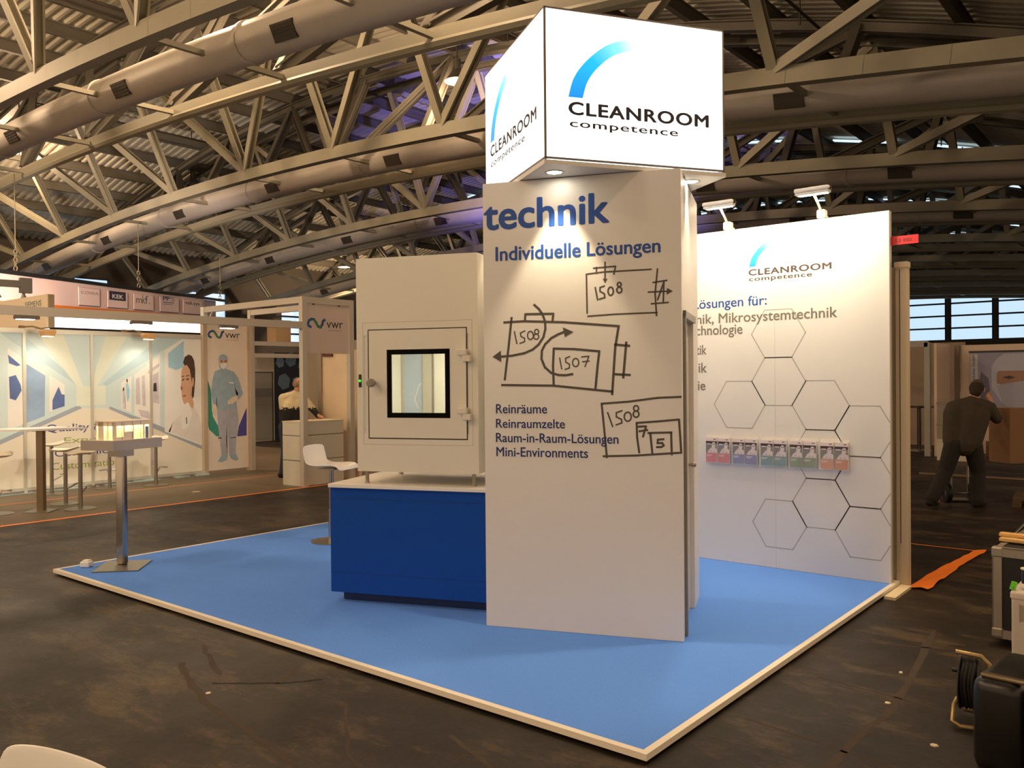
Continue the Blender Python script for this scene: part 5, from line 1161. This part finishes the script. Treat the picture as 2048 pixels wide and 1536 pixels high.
obj('base_disc', MB().cyl((0, 0), 0.26, 0, 0.02, 28), steel, dtb)
kb_ = tag(obj('floor_kerb', MB().box(-1.9, 4.0, 12.4, 12.5, 0, 0.02), mat('floor_strip_light', rgb(120, 98, 70), 0.6)), 'pale strip lying on the dark floor behind the man with the box', 'strip')
pl3 = thing('pallet', 'low dark pallet on the floor to the right of the man carrying a box', 'pallet', (0.55, 9.6, 0), 0.1)
for j in range(5): obj('deck_board', MB().box(-0.6, 0.7, -0.4+j*0.18, -0.28+j*0.18, 0.09, 0.11), mat('pallet_wood_dark', rgb(92, 70, 44), 0.7), pl3)
for j in range(3): obj('bearer', MB().box(-0.6+j*0.6, -0.5+j*0.6, -0.4, 0.44, 0, 0.09), mat('pallet_wood_dark', rgb(92, 70, 44), 0.7), pl3)

# hand truck with carton held by the walking man
ht = thing('hand_truck', 'small hand truck with black rubber wheel between the walking man\'s legs', 'hand truck', (-0.62, 9.22, 0), 0.55)
wh = MB()
for sx in (-0.16, 0.16):
    M = Matrix.Translation((sx, 0, 0.125)) @ Matrix.Rotation(PI/2, 4, 'Y')
    w_ = obj('wheel', MB().lathe([(0.05, -0.03), (0.115, -0.03), (0.125, -0.015), (0.125, 0.015), (0.115, 0.03), (0.05, 0.03), (0.05, -0.03)], 28, M), black_plastic, ht, smooth=True)
    obj('wheel_hub', MB().lathe([(0, -0.025), (0.05, -0.025), (0.05, 0.025), (0, 0.025)], 16, M), dark_steel, w_)
obj('frame', MB().tube([(-0.10, 0.02, 0.12), (-0.10, 0.02, 0.72), (0, 0.02, 0.78), (0.10, 0.02, 0.72), (0.10, 0.02, 0.12)], 0.013, 8).tube([(-0.16, 0, 0.125), (0.16, 0, 0.125)], 0.010, 8), steel, ht, smooth=True)
obj('toe_plate', MB().box(-0.14, 0.14, 0.03, 0.24, 0.02, 0.03), steel, ht)
carton('tall cardboard box held in front of the walking man on the right', (-0.08, 9.42, 0.55), -0.69, 0.36, 0.30, 0.70)

# ------------------------------------------------------------------ people
def blob_mesh(parts, voxel, smooth=6):
    """tapered limbs joined into one continuous surface"""
    mb = MB()
    for (p, q, r1, r2) in parts:
        p = Vector(p); q = Vector(q)
        L = (q-p).length; n = max(2, int(L/0.03)+1)
        pts = [p.lerp(q, i/n) for i in range(n+1)] if L > 1e-4 else []
        if pts: mb.tube(pts, 0, 12, True, [r1+(r2-r1)*i/n for i in range(n+1)])
        mb.sphere(p, r1, n=12); mb.sphere(q, r2, n=12)
    bm = mb.bm; me = bpy.data.meshes.new('figure'); bm.to_mesh(me); bm.free()
    o = bpy.data.objects.new('figure', me); col.objects.link(o)
    r = o.modifiers.new('r', 'REMESH'); r.mode = 'VOXEL'; r.voxel_size = voxel
    s = o.modifiers.new('s', 'SMOOTH'); s.iterations = smooth; s.factor = 0.5
    dg = bpy.context.evaluated_depsgraph_get(); dg.update()
    out = bpy.data.meshes.new_from_object(o.evaluated_get(dg))
    bpy.data.objects.remove(o)
    for p in out.polygons: p.use_smooth = True
    return out
def fig(name, parts, m_, parent, voxel=0.012, smooth=6):
    me = blob_mesh(parts, voxel, smooth); me.materials.append(m_)
    o = bpy.data.objects.new(name, me); col.objects.link(o); o.parent = parent
    return o
def hand(wrist, d, up, s=1.0, curl=0.3):
    """palm, four bent fingers and a side thumb as capsules"""
    wrist = Vector(wrist); d = Vector(d).normalized(); side = d.cross(Vector(up)).normalized(); up = side.cross(d)
    P = [(wrist, wrist+d*0.085*s, 0.026*s, 0.030*s)]
    for k, (o_, L) in enumerate(((-0.030, 0.066), (-0.010, 0.076), (0.010, 0.072), (0.029, 0.056))):
        b = wrist + d*0.085*s + side*o_*s*1.1
        m1 = b + (d*math.cos(curl) - up*math.sin(curl))*L*0.55*s
        e = m1 + (d*math.cos(curl*2.4) - up*math.sin(curl*2.4))*L*0.5*s
        P += [(wrist+d*0.04*s+side*o_*s*0.7, b, 0.013*s, 0.0115*s), (b, m1, 0.0105*s, 0.0095*s), (m1, e, 0.0095*s, 0.008*s)]
    tb_ = wrist + d*0.03*s - side*0.026*s; tm = tb_ + (d*0.6-side*0.7-up*0.25).normalized()*0.042*s; te = tm + (d*0.85-side*0.25-up*0.35).normalized()*0.034*s
    P += [(tb_, tm, 0.0145*s, 0.012*s), (tm, te, 0.011*s, 0.009*s)]
    return P
def head_parts(c, f, up):
    """skull, jaw, nose, ears, brow ; c = centre, f = facing, up"""
    c = Vector(c); f = Vector(f).normalized(); side = f.cross(Vector(up)).normalized(); up = side.cross(f)
    P = [(c-f*0.02+up*0.02, c+f*0.025+up*0.025, 0.088, 0.080), (c+up*0.02, c+f*0.045-up*0.075, 0.078, 0.052), (c+f*0.05-up*0.085, c+f*0.062-up*0.088, 0.040, 0.030),
         (c+f*0.088+up*0.005, c+f*0.112-up*0.030, 0.011, 0.015), (c+f*0.074-side*0.03+up*0.022, c+f*0.074+side*0.03+up*0.022, 0.017, 0.017), (c+f*0.078-side*0.018-up*0.060, c+f*0.078+side*0.018-up*0.060, 0.012, 0.012)]
    for sgn in (-1, 1):
        e = c + side*0.086*sgn - f*0.005
        P += [(e+up*0.022, e-up*0.022-f*0.004, 0.015, 0.011), (e+up*0.022, e+up*0.022-f*0.018+side*0.008*sgn, 0.012, 0.010)]
    return P
def eyes(parent, c, f, up):
    c = Vector(c); f = Vector(f).normalized(); side = f.cross(Vector(up)).normalized(); up = side.cross(f)
    mb = MB()
    for sgn in (-1, 1): mb.sphere(c+f*0.082+side*0.030*sgn+up*0.004, 0.010, n=10)
    obj('eyes', mb, mat('eye_dark', rgb(40, 30, 26), 0.2), parent, smooth=True)

# man leaning on the reception counter
OX = Vector((-10.42, 5.76, 0))
rt = thing('person', 'grey haired man in pale and dark sweater leaning on the reception counter', 'person', (0, 0, 0))
hip = (-10.44, 5.75, 0.90); ch = (-10.40, 5.79, 1.22); nk = (-10.34, 5.83, 1.46); hc = (-10.285, 5.875, 1.625)
fdir = Vector((0.62, 0.72, -0.25)); upv = Vector((0.15, 0.12, 1))
shL = Vector((-10.55, 5.72, 1.375)); shR = Vector((-10.24, 5.92, 1.36))
elR = Vector((-10.06, 5.99, 1.17)); wrR = Vector((-9.93, 5.985, 1.075)); elL = Vector((-10.50, 5.88, 1.10)); wrL = Vector((-10.30, 5.98, 1.03))
legL = (Vector((-10.50, 5.71, 0.88)), Vector((-10.50, 5.72, 0.47)), Vector((-10.54, 5.69, 0.08)))
legR = (Vector((-10.37, 5.80, 0.88)), Vector((-10.36, 5.83, 0.47)), Vector((-10.42, 5.78, 0.08)))
bodyP = head_parts(hc, fdir, upv) + [(nk, hc, 0.062, 0.060), (ch, nk, 0.12, 0.065), (hip, ch, 0.13, 0.13), (shL, ch, 0.055, 0.08), (shR, ch, 0.055, 0.08), (shL, elL, 0.05, 0.042), (elL, wrL, 0.042, 0.03), (shR, elR, 0.05, 0.042), (elR, wrR, 0.042, 0.03)]
for l in (legL, legR): bodyP += [(hip, l[0], 0.11, 0.09), (l[0], l[1], 0.085, 0.06), (l[1], l[2], 0.055, 0.04), (l[2], l[2]+Vector((0.09, 0.11, -0.045)), 0.04, 0.03)]
bodyP += hand(wrR, (0.75, 0.35, -0.30), (0.3, 0.1, 1), 1.0, 0.15) + hand(wrL, (0.8, 0.25, -0.1), (0, 0, 1), 1.0, 0.2)
body_ = fig('body', bodyP, skin, rt, 0.0085, 3)
eyes(rt, hc, fdir, upv)
sweater = bpy.data.materials.new('sweater_two_tone'); sweater.use_nodes = True
n_ = sweater.node_tree; b_ = n_.nodes['Principled BSDF']; b_.inputs['Roughness'].default_value = 0.9
tc_ = n_.nodes.new('ShaderNodeTexCoord'); sp = n_.nodes.new('ShaderNodeSeparateXYZ'); nz = n_.nodes.new('ShaderNodeTexNoise'); nz.inputs['Scale'].default_value = 34
n_.links.new(tc_.outputs['Object'], sp.inputs[0]); n_.links.new(tc_.outputs['Object'], nz.inputs['Vector'])
ad = n_.nodes.new('ShaderNodeMath'); ad.operation = 'MULTIPLY_ADD'; ad.inputs[1].default_value = 0.22; n_.links.new(nz.outputs['Fac'], ad.inputs[0]); n_.links.new(sp.outputs['Z'], ad.inputs[2])
cr = n_.nodes.new('ShaderNodeValToRGB'); cr.color_ramp.interpolation = 'CONSTANT'
cr.color_ramp.elements[0].position = 0.0; cr.color_ramp.elements[0].color = rgb(26, 24, 24); cr.color_ramp.elements[1].position = 0.5; cr.color_ramp.elements[1].color = rgb(206, 192, 156)
mr = n_.nodes.new('ShaderNodeMapRange'); mr.inputs[1].default_value = 0.9; mr.inputs[2].default_value = 1.74; n_.links.new(ad.outputs[0], mr.inputs[0]); n_.links.new(mr.outputs[0], cr.inputs[0]); n_.links.new(cr.outputs[0], b_.inputs['Base Color'])
fig('sweater', [(hip, ch, 0.150, 0.165), ((-10.50, 5.74, 1.0), (-10.52, 5.75, 1.28), 0.125, 0.12), ((-10.34, 5.83, 1.0), (-10.29, 5.87, 1.28), 0.125, 0.12), (ch, Vector(nk)-Vector((0.03, 0.03, 0.05)), 0.165, 0.085), (shL, ch, 0.085, 0.13), (shR, ch, 0.085, 0.13), (shL, Vector(nk)-Vector((0.03, 0.03, 0.04)), 0.088, 0.085), (shR, Vector(nk)-Vector((0.03, 0.03, 0.04)), 0.088, 0.085), ((-10.51, 5.74, 1.25), shL, 0.12, 0.09), (shL, elL, 0.078, 0.062), (elL, wrL-Vector((0.02, 0, 0)), 0.060, 0.045), (shR, elR, 0.078, 0.062), (elR, wrR-Vector((0.02, 0, 0)), 0.060, 0.043), (Vector(nk)-Vector((0.02, 0.015, 0.02)), Vector(nk)+Vector((0.01, 0.01, 0.02)), 0.075, 0.070)], sweater, rt, 0.011, 14)
jeans = mat('dark_blue_jeans', rgb(44, 52, 64), 0.85)
tp = []
for l in (legL, legR): tp += [(hip, l[0], 0.135, 0.115), (l[0], l[1], 0.112, 0.082), (l[1], l[2]+Vector((0, 0, 0.03)), 0.080, 0.068)]
fig('jeans', tp + [(hip, (-10.44, 5.75, 0.97), 0.145, 0.145)], jeans, rt, 0.012)
for l in (legL, legR): fig('shoe', [(l[2]-Vector((0.03, 0.035, 0.035)), l[2]+Vector((0.12, 0.14, -0.042)), 0.050, 0.036)], black_matt, rt, 0.010)
hup = Vector(hc); fN = fdir.normalized(); sd = fN.cross(upv).normalized(); uu = sd.cross(fN)
fig('hair', [(hup-fN*0.055-uu*0.02, hup-fN*0.045+uu*0.03, 0.068, 0.072), (hup-fN*0.05-sd*0.04-uu*0.03, hup-fN*0.02-sd*0.055+uu*0.02, 0.042, 0.045), (hup-fN*0.05+sd*0.04-uu*0.03, hup-fN*0.02+sd*0.055+uu*0.02, 0.042, 0.045)], mat('grey_hair', rgb(146, 120, 92), 0.9), rt, 0.009)

# man walking away with a cardboard box
rt = thing('person', 'man in dark work jacket and trousers seen from behind, carrying a cardboard box', 'person', (0, 0, 0))
hip = Vector((-0.50, 8.83, 0.82)); ch = Vector((-0.46, 8.90, 1.15)); nk = Vector((-0.42, 8.97, 1.37)); hc = Vector((-0.385, 9.03, 1.495))
fdir = Vector((-0.05, 0.85, -0.45)); upv = Vector((0.1, 0.35, 1))
shL = Vector((-0.625, 8.84, 1.265)); shR = Vector((-0.275, 9.06, 1.27))
elL = Vector((-0.69, 8.88, 1.02)); wrL = Vector((-0.50, 9.12, 1.02)); elR = Vector((-0.18, 9.16, 1.12)); wrR = Vector((-0.255, 9.22, 1.33))
legL = (Vector((-0.60, 8.76, 0.80)), Vector((-0.69, 8.72, 0.45)), Vector((-0.80, 8.52, 0.115))); legR = (Vector((-0.41, 8.90, 0.80)), Vector((-0.365, 8.99, 0.44)), Vector((-0.36, 8.90, 0.075)))
bodyP = head_parts(hc, fdir, upv) + [(nk, hc, 0.060, 0.058), (ch, nk, 0.12, 0.065), (hip, ch, 0.13, 0.13), (shL, ch, 0.055, 0.08), (shR, ch, 0.055, 0.08), (shL, elL, 0.05, 0.042), (elL, wrL, 0.042, 0.03), (shR, elR, 0.05, 0.042), (elR, wrR, 0.042, 0.03)]
for l in (legL, legR): bodyP += [(hip, l[0], 0.11, 0.09), (l[0], l[1], 0.085, 0.06), (l[1], l[2], 0.055, 0.04), (l[2], l[2]+Vector((0.03, 0.14, -0.045)), 0.04, 0.03)]
bodyP += hand(wrL, (0.6, 0.7, 0.05), (0, 0, 1), 1.0, 0.35) + hand(wrR, (-0.35, 0.25, 0.7), (-0.8, 0.2, 0.1), 1.0, 0.5)
fig('body', bodyP, skin, rt, 0.0085, 3)
eyes(rt, hc, fdir, upv)
jk = mat('dark_work_jacket', rgb(62, 52, 40), 0.85, noise=0.15, scale=14)
fig('jacket', [(hip+Vector((0, 0.0, -0.02)), ch, 0.155, 0.165), (hip+Vector((-0.09, -0.05, -0.0)), ch+Vector((-0.12, -0.06, 0.0)), 0.115, 0.125), (hip+Vector((0.09, 0.05, 0)), ch+Vector((0.12, 0.07, 0)), 0.115, 0.125), (hip+Vector((-0.13, -0.08, 0.02)), ch+Vector((-0.155, -0.085, 0.05)), 0.10, 0.12), (shL, nk-Vector((0.02, 0.03, 0.04)), 0.092, 0.085), (shR, nk-Vector((0.02, 0.03, 0.04)), 0.092, 0.085), (ch, nk-Vector((0.02, 0.03, 0.04)), 0.165, 0.080), (shL, ch, 0.088, 0.14), (shR, ch, 0.088, 0.12), (shL, elL, 0.082, 0.068), (elL, wrL-Vector((0.03, 0.04, 0)), 0.066, 0.048), (shR, elR, 0.082, 0.068), (elR, wrR-Vector((-0.01, 0.01, 0.04)), 0.066, 0.048), (nk-Vector((0.02, 0.02, 0.03)), nk, 0.075, 0.068)], jk, rt, 0.011, 12)
wt = mat('black_work_trousers', rgb(34, 30, 26), 0.85, noise=0.2, scale=10)
tp = [(hip, hip+Vector((0, 0, 0.03)), 0.14, 0.14)]
for l in (legL, legR): tp += [(hip, l[0], 0.135, 0.118), (l[0], l[1], 0.118, 0.095), (l[1], l[2]+Vector((0, 0, 0.01)), 0.095, 0.085)]
fig('trousers', tp, wt, rt, 0.012)
fig('shoe', [(legL[2]-Vector((0.02, 0.05, 0.045)), legL[2]+Vector((0.02, 0.14, -0.072)), 0.050, 0.038)], black_matt, rt, 0.010)
fig('shoe', [(legR[2]-Vector((0.01, 0.05, 0.028)), legR[2]+Vector((0.05, 0.16, -0.040)), 0.046, 0.034)], black_matt, rt, 0.010)
fN = fdir.normalized(); sd = fN.cross(upv).normalized(); uu = sd.cross(fN)
fig('hair', [(hc-fN*0.035-uu*0.045, hc-fN*0.03+uu*0.03, 0.074, 0.084), (hc-fN*0.03-sd*0.045, hc-fN*0.01-sd*0.05+uu*0.03, 0.046, 0.046), (hc-fN*0.03+sd*0.045, hc-fN*0.01+sd*0.05+uu*0.03, 0.046, 0.046)], mat('dark_brown_hair', rgb(46, 34, 26), 0.9), rt, 0.009)
fig('cap', [(hc+uu*0.055-fN*0.03, hc+uu*0.055+fN*0.03, 0.078, 0.076)], mat('grey_brown_cap', rgb(78, 66, 52), 0.9), rt, 0.010)

# ------------------------------------------------------------------ cases at the right edge
fc_ = thing('flight_case', 'black flight case with steel edges at the right edge of the photo', 'flight case', (0.855, 2.80, 0), -0.06)
CWD, CDP, CH = 0.90, 1.34, 0.612
case_black = mat('flight_case_black', rgb(28, 26, 26), 0.6)
obj('case_body', MB().box(0.008, CWD-0.008, 0.008, CDP-0.008, 0.05, CH-0.008), case_black, fc_)
edge_s = mat('case_edge_steel', rgb(168, 158, 144), 0.4, 0.7)
em = MB(); w = 0.055; tk = 0.004
for x in (0, CWD-w): 
    for (y0, y1) in ((0, 0.008), (CDP-0.008, CDP)): em.box(x, x+w, y0, y1, 0.045, CH)
for y in (0, CDP-w):
    for (x0, x1) in ((0, 0.008), (CWD-0.008, CWD)): em.box(x0, x1, y, y+w, 0.045, CH)
for z in (0.045, CH-w):
    em.box(0, CWD, 0, 0.0085, z, z+w); em.box(0, CWD, CDP-0.0085, CDP, z, z+w); em.box(0, 0.0085, 0, CDP, z, z+w); em.box(CWD-0.0085, CWD, 0, CDP, z, z+w)
em.box(0, CWD, 0, w*0.8, CH-0.006, CH); em.box(0, CWD, CDP-w*0.8, CDP, CH-0.006, CH); em.box(0, w*0.8, 0, CDP, CH-0.0062, CH); em.box(CWD-w*0.8, CWD, 0, CDP, CH-0.0062, CH)
obj('edge_profile', em, edge_s, fc_)
for x in (0, CWD):
    for z in (0.06, CH):
        c_ = MB(); sx = 1 if x == 0 else -1
        x0, x1 = sorted((x-0.004*sx, x+0.062*sx)); c_.rbox(x0, x1, -0.004, 0.062, z-0.062 if z > 0.3 else z-0.012, z+0.004 if z > 0.3 else z+0.05, 0.010)
        obj('ball_corner', c_, edge_s, fc_)
lt_ = MB(); lt_.rbox(0.155, 0.30, -0.006, 0.004, 0.30, 0.42, 0.005)
l_ = obj('latch_plate', lt_, edge_s, fc_); obj('latch_recess', MB().box(0.170, 0.288, -0.0075, -0.003, 0.315, 0.405), dark_line, l_); obj('latch_handle', MB().box(0.20, 0.26, -0.013, -0.006, 0.33, 0.39), edge_s, l_)
for x in (0.10, CWD-0.10):
    for y in (0.10, CDP-0.10):
        obj('castor', MB().lathe([(0, -0.02), (0.026, -0.02), (0.026, 0.02), (0, 0.02)], 16, Matrix.Translation((x, y, 0.026)) @ Matrix.Rotation(PI/2, 4, 'X')).box(x-0.02, x+0.02, y-0.024, y+0.024, 0.028, 0.05), black_plastic, fc_)
wood = mat('pale_wood_strip', rgb(214, 172, 104), 0.55, noise=0.1, scale=8)
def strip(x0, y0, z, L, rz, label, h=0.022, w=0.06):
    tag(obj('wood_strip', MB().rbox(0, L, -w/2, w/2, 0, h, 0.004), wood, None, (x0, y0, z), rz), label, 'wood strip', 'wood strips on the flight case')
strip(0.862, 3.04, CH+0.0045, 0.75, -0.10, 'lower of the two pale wood strips stacked on the flight case edge')
strip(0.850, 3.10, CH+0.027, 0.70, -0.03, 'upper of the two pale wood strips stacked on the flight case edge')
strip(1.06, 3.52, CH, 0.55, 0.35, 'short pale wood strip lying farther back on the flight case', 0.02, 0.05)
tag(obj('metal_rod', MB().tube([(0.90, 3.22, CH+0.008), (0.88, 4.10, CH+0.008)], 0.007, 8), steel), 'thin metal rod lying lengthwise on top of the flight case', 'rod')
gb = thing('tool_box', 'light grey plastic tool box standing in front of the flight case', 'tool box', (1.045, 2.25, 0), -0.02)
gbm = mat('tool_box_grey', rgb(190, 180, 168), 0.45)
obj('box_body', MB().rbox(0, 0.6, 0, 0.32, 0, 0.435, 0.012), gbm, gb)
obj('box_lid', MB().rbox(-0.006, 0.606, -0.006, 0.326, 0.425, 0.475, 0.014), mat('tool_box_lid', rgb(206, 194, 180), 0.4), gb)
obj('front_recess', MB().box(0.045, 0.5, -0.0015, 0.002, 0.31, 0.40).box(0.04, 0.045, -0.003, 0.002, 0.305, 0.405), mat('tool_box_recess', rgb(150, 140, 126), 0.5), gb)
gt = thing('green_clamp', 'bright green clamp clipped to the grey tool box', 'clamp', (1.055, 2.27, 0.475))
obj('clamp_jaw', MB().prism([(-0.022, -0.006), (0.004, -0.008), (0.008, 0.006), (-0.016, 0.008)], 0.001, 0.048, Matrix.Rotation(0.25, 4, 'Y')), mat('clamp_green', rgb(110, 210, 40), 0.45), gt)
obj('clamp_spring', MB().cyl((0.0, 0.0), 0.008, 0.0, 0.02, 10), steel, gt)
for k, (x, y, z, r, h, lbl) in enumerate(((1.115, 2.36, 0.475, 0.035, 0.085, 'lower dark tape roll with pale top on the grey tool box'), (1.145, 2.46, 0.475, 0.04, 0.155, 'taller dark tape roll stack with pale top on the grey tool box'))):
    t = thing('tape_roll', lbl, 'tape roll', (x, y, z), 0, 'tape rolls on the tool box')
    obj('roll', MB().cyl((0, 0), r, 0, h-0.006, 24), black_plastic, t); obj('pale_rim', MB().lathe([(0.012, h-0.006), (r*1.15, h-0.006), (r*1.15, h), (0.012, h)], 24), mat('roll_rim', rgb(214, 196, 166), 0.5), t)
tag(obj('cable_tray', MB().rbox(1.10, 1.40, 2.29, 2.52, 0.4755, 0.505, 0.006), gbm), 'flat grey organiser tray on the tool box lid', 'tray')
for o in [o for o in bpy.data.objects if o.name.startswith('tape_roll')]: o.location.z = 0.505
bc = thing('hard_case', 'large black hard case with rounded corners, bottom right corner', 'hard case', (1.115, 0.80, 0), -0.10)
shell_m = mat('hard_case_shell', rgb(20, 17, 14), 0.32)
obj('case_shell', MB().rbox(0.0, 0.20, 0.0, 0.50, 0.006, 0.415, 0.055, 5), shell_m, bc, smooth=True)
obj('case_shell', MB().rbox(0.205, 0.42, 0.0, 0.50, 0.006, 0.405, 0.055, 5), shell_m, bc, smooth=True)
obj('case_handle', MB().rbox(0.03, 0.20, 0.03, 0.07, 0.408, 0.424, 0.007), mat('case_handle_gloss', rgb(120, 104, 80), 0.22, 0.5), bc)
obj('case_feet', MB().box(0.05, 0.12, 0.06, 0.44, 0, 0.01).box(0.25, 0.32, 0.06, 0.44, 0, 0.01), black_plastic, bc)
cr_ = thing('cable_reel', 'black cable reel with bent tube frame behind the black hard case', 'cable reel', (1.00, 1.40, 0), 0.1)
M = Matrix.Translation((0.0, 0, 0.185)) @ Matrix.Rotation(PI/2, 4, 'Y')
obj('drum', MB().lathe([(0, -0.045), (0.125, -0.045), (0.13, -0.04), (0.125, -0.036), (0.07, -0.034), (0.07, 0.034), (0.125, 0.036), (0.13, 0.04), (0.125, 0.045), (0, 0.045)], 32, M), black_plastic, cr_, smooth=True)
for j, (x, r) in enumerate(((-0.026, 0.112), (-0.010, 0.116), (0.006, 0.113), (0.022, 0.116))):
    obj('cable_winding', MB().tube([(x+0.004*math.sin(q), r*math.cos(q*PI/12), 0.185+r*math.sin(q*PI/12)) for q in range(25)], 0.009, 8, cap=False), black_matt, cr_, smooth=True)
tube_m = mat('reel_tube', rgb(176, 150, 104), 0.35, 0.6)
obj('tube_frame', MB().tube([(-0.06, -0.02, 0.335), (0.05, -0.02, 0.33), (0.085, -0.03, 0.30), (0.09, -0.03, 0.05), (0.09, -0.12, 0.014), (-0.03, -0.14, 0.014), (-0.065, -0.13, 0.03), (-0.06, -0.10, 0.10), (-0.05, -0.06, 0.12)], 0.011, 10), tube_m, cr_, smooth=True)
obj('rear_foot', MB().tube([(0.09, -0.03, 0.05), (0.09, 0.12, 0.014), (-0.04, 0.13, 0.014)], 0.011, 10), tube_m, cr_, smooth=True)
obj('crank_knob', MB().tube([(-0.045, 0.06, 0.22), (-0.085, 0.06, 0.22)], 0.012, 10), black_plastic, cr_)
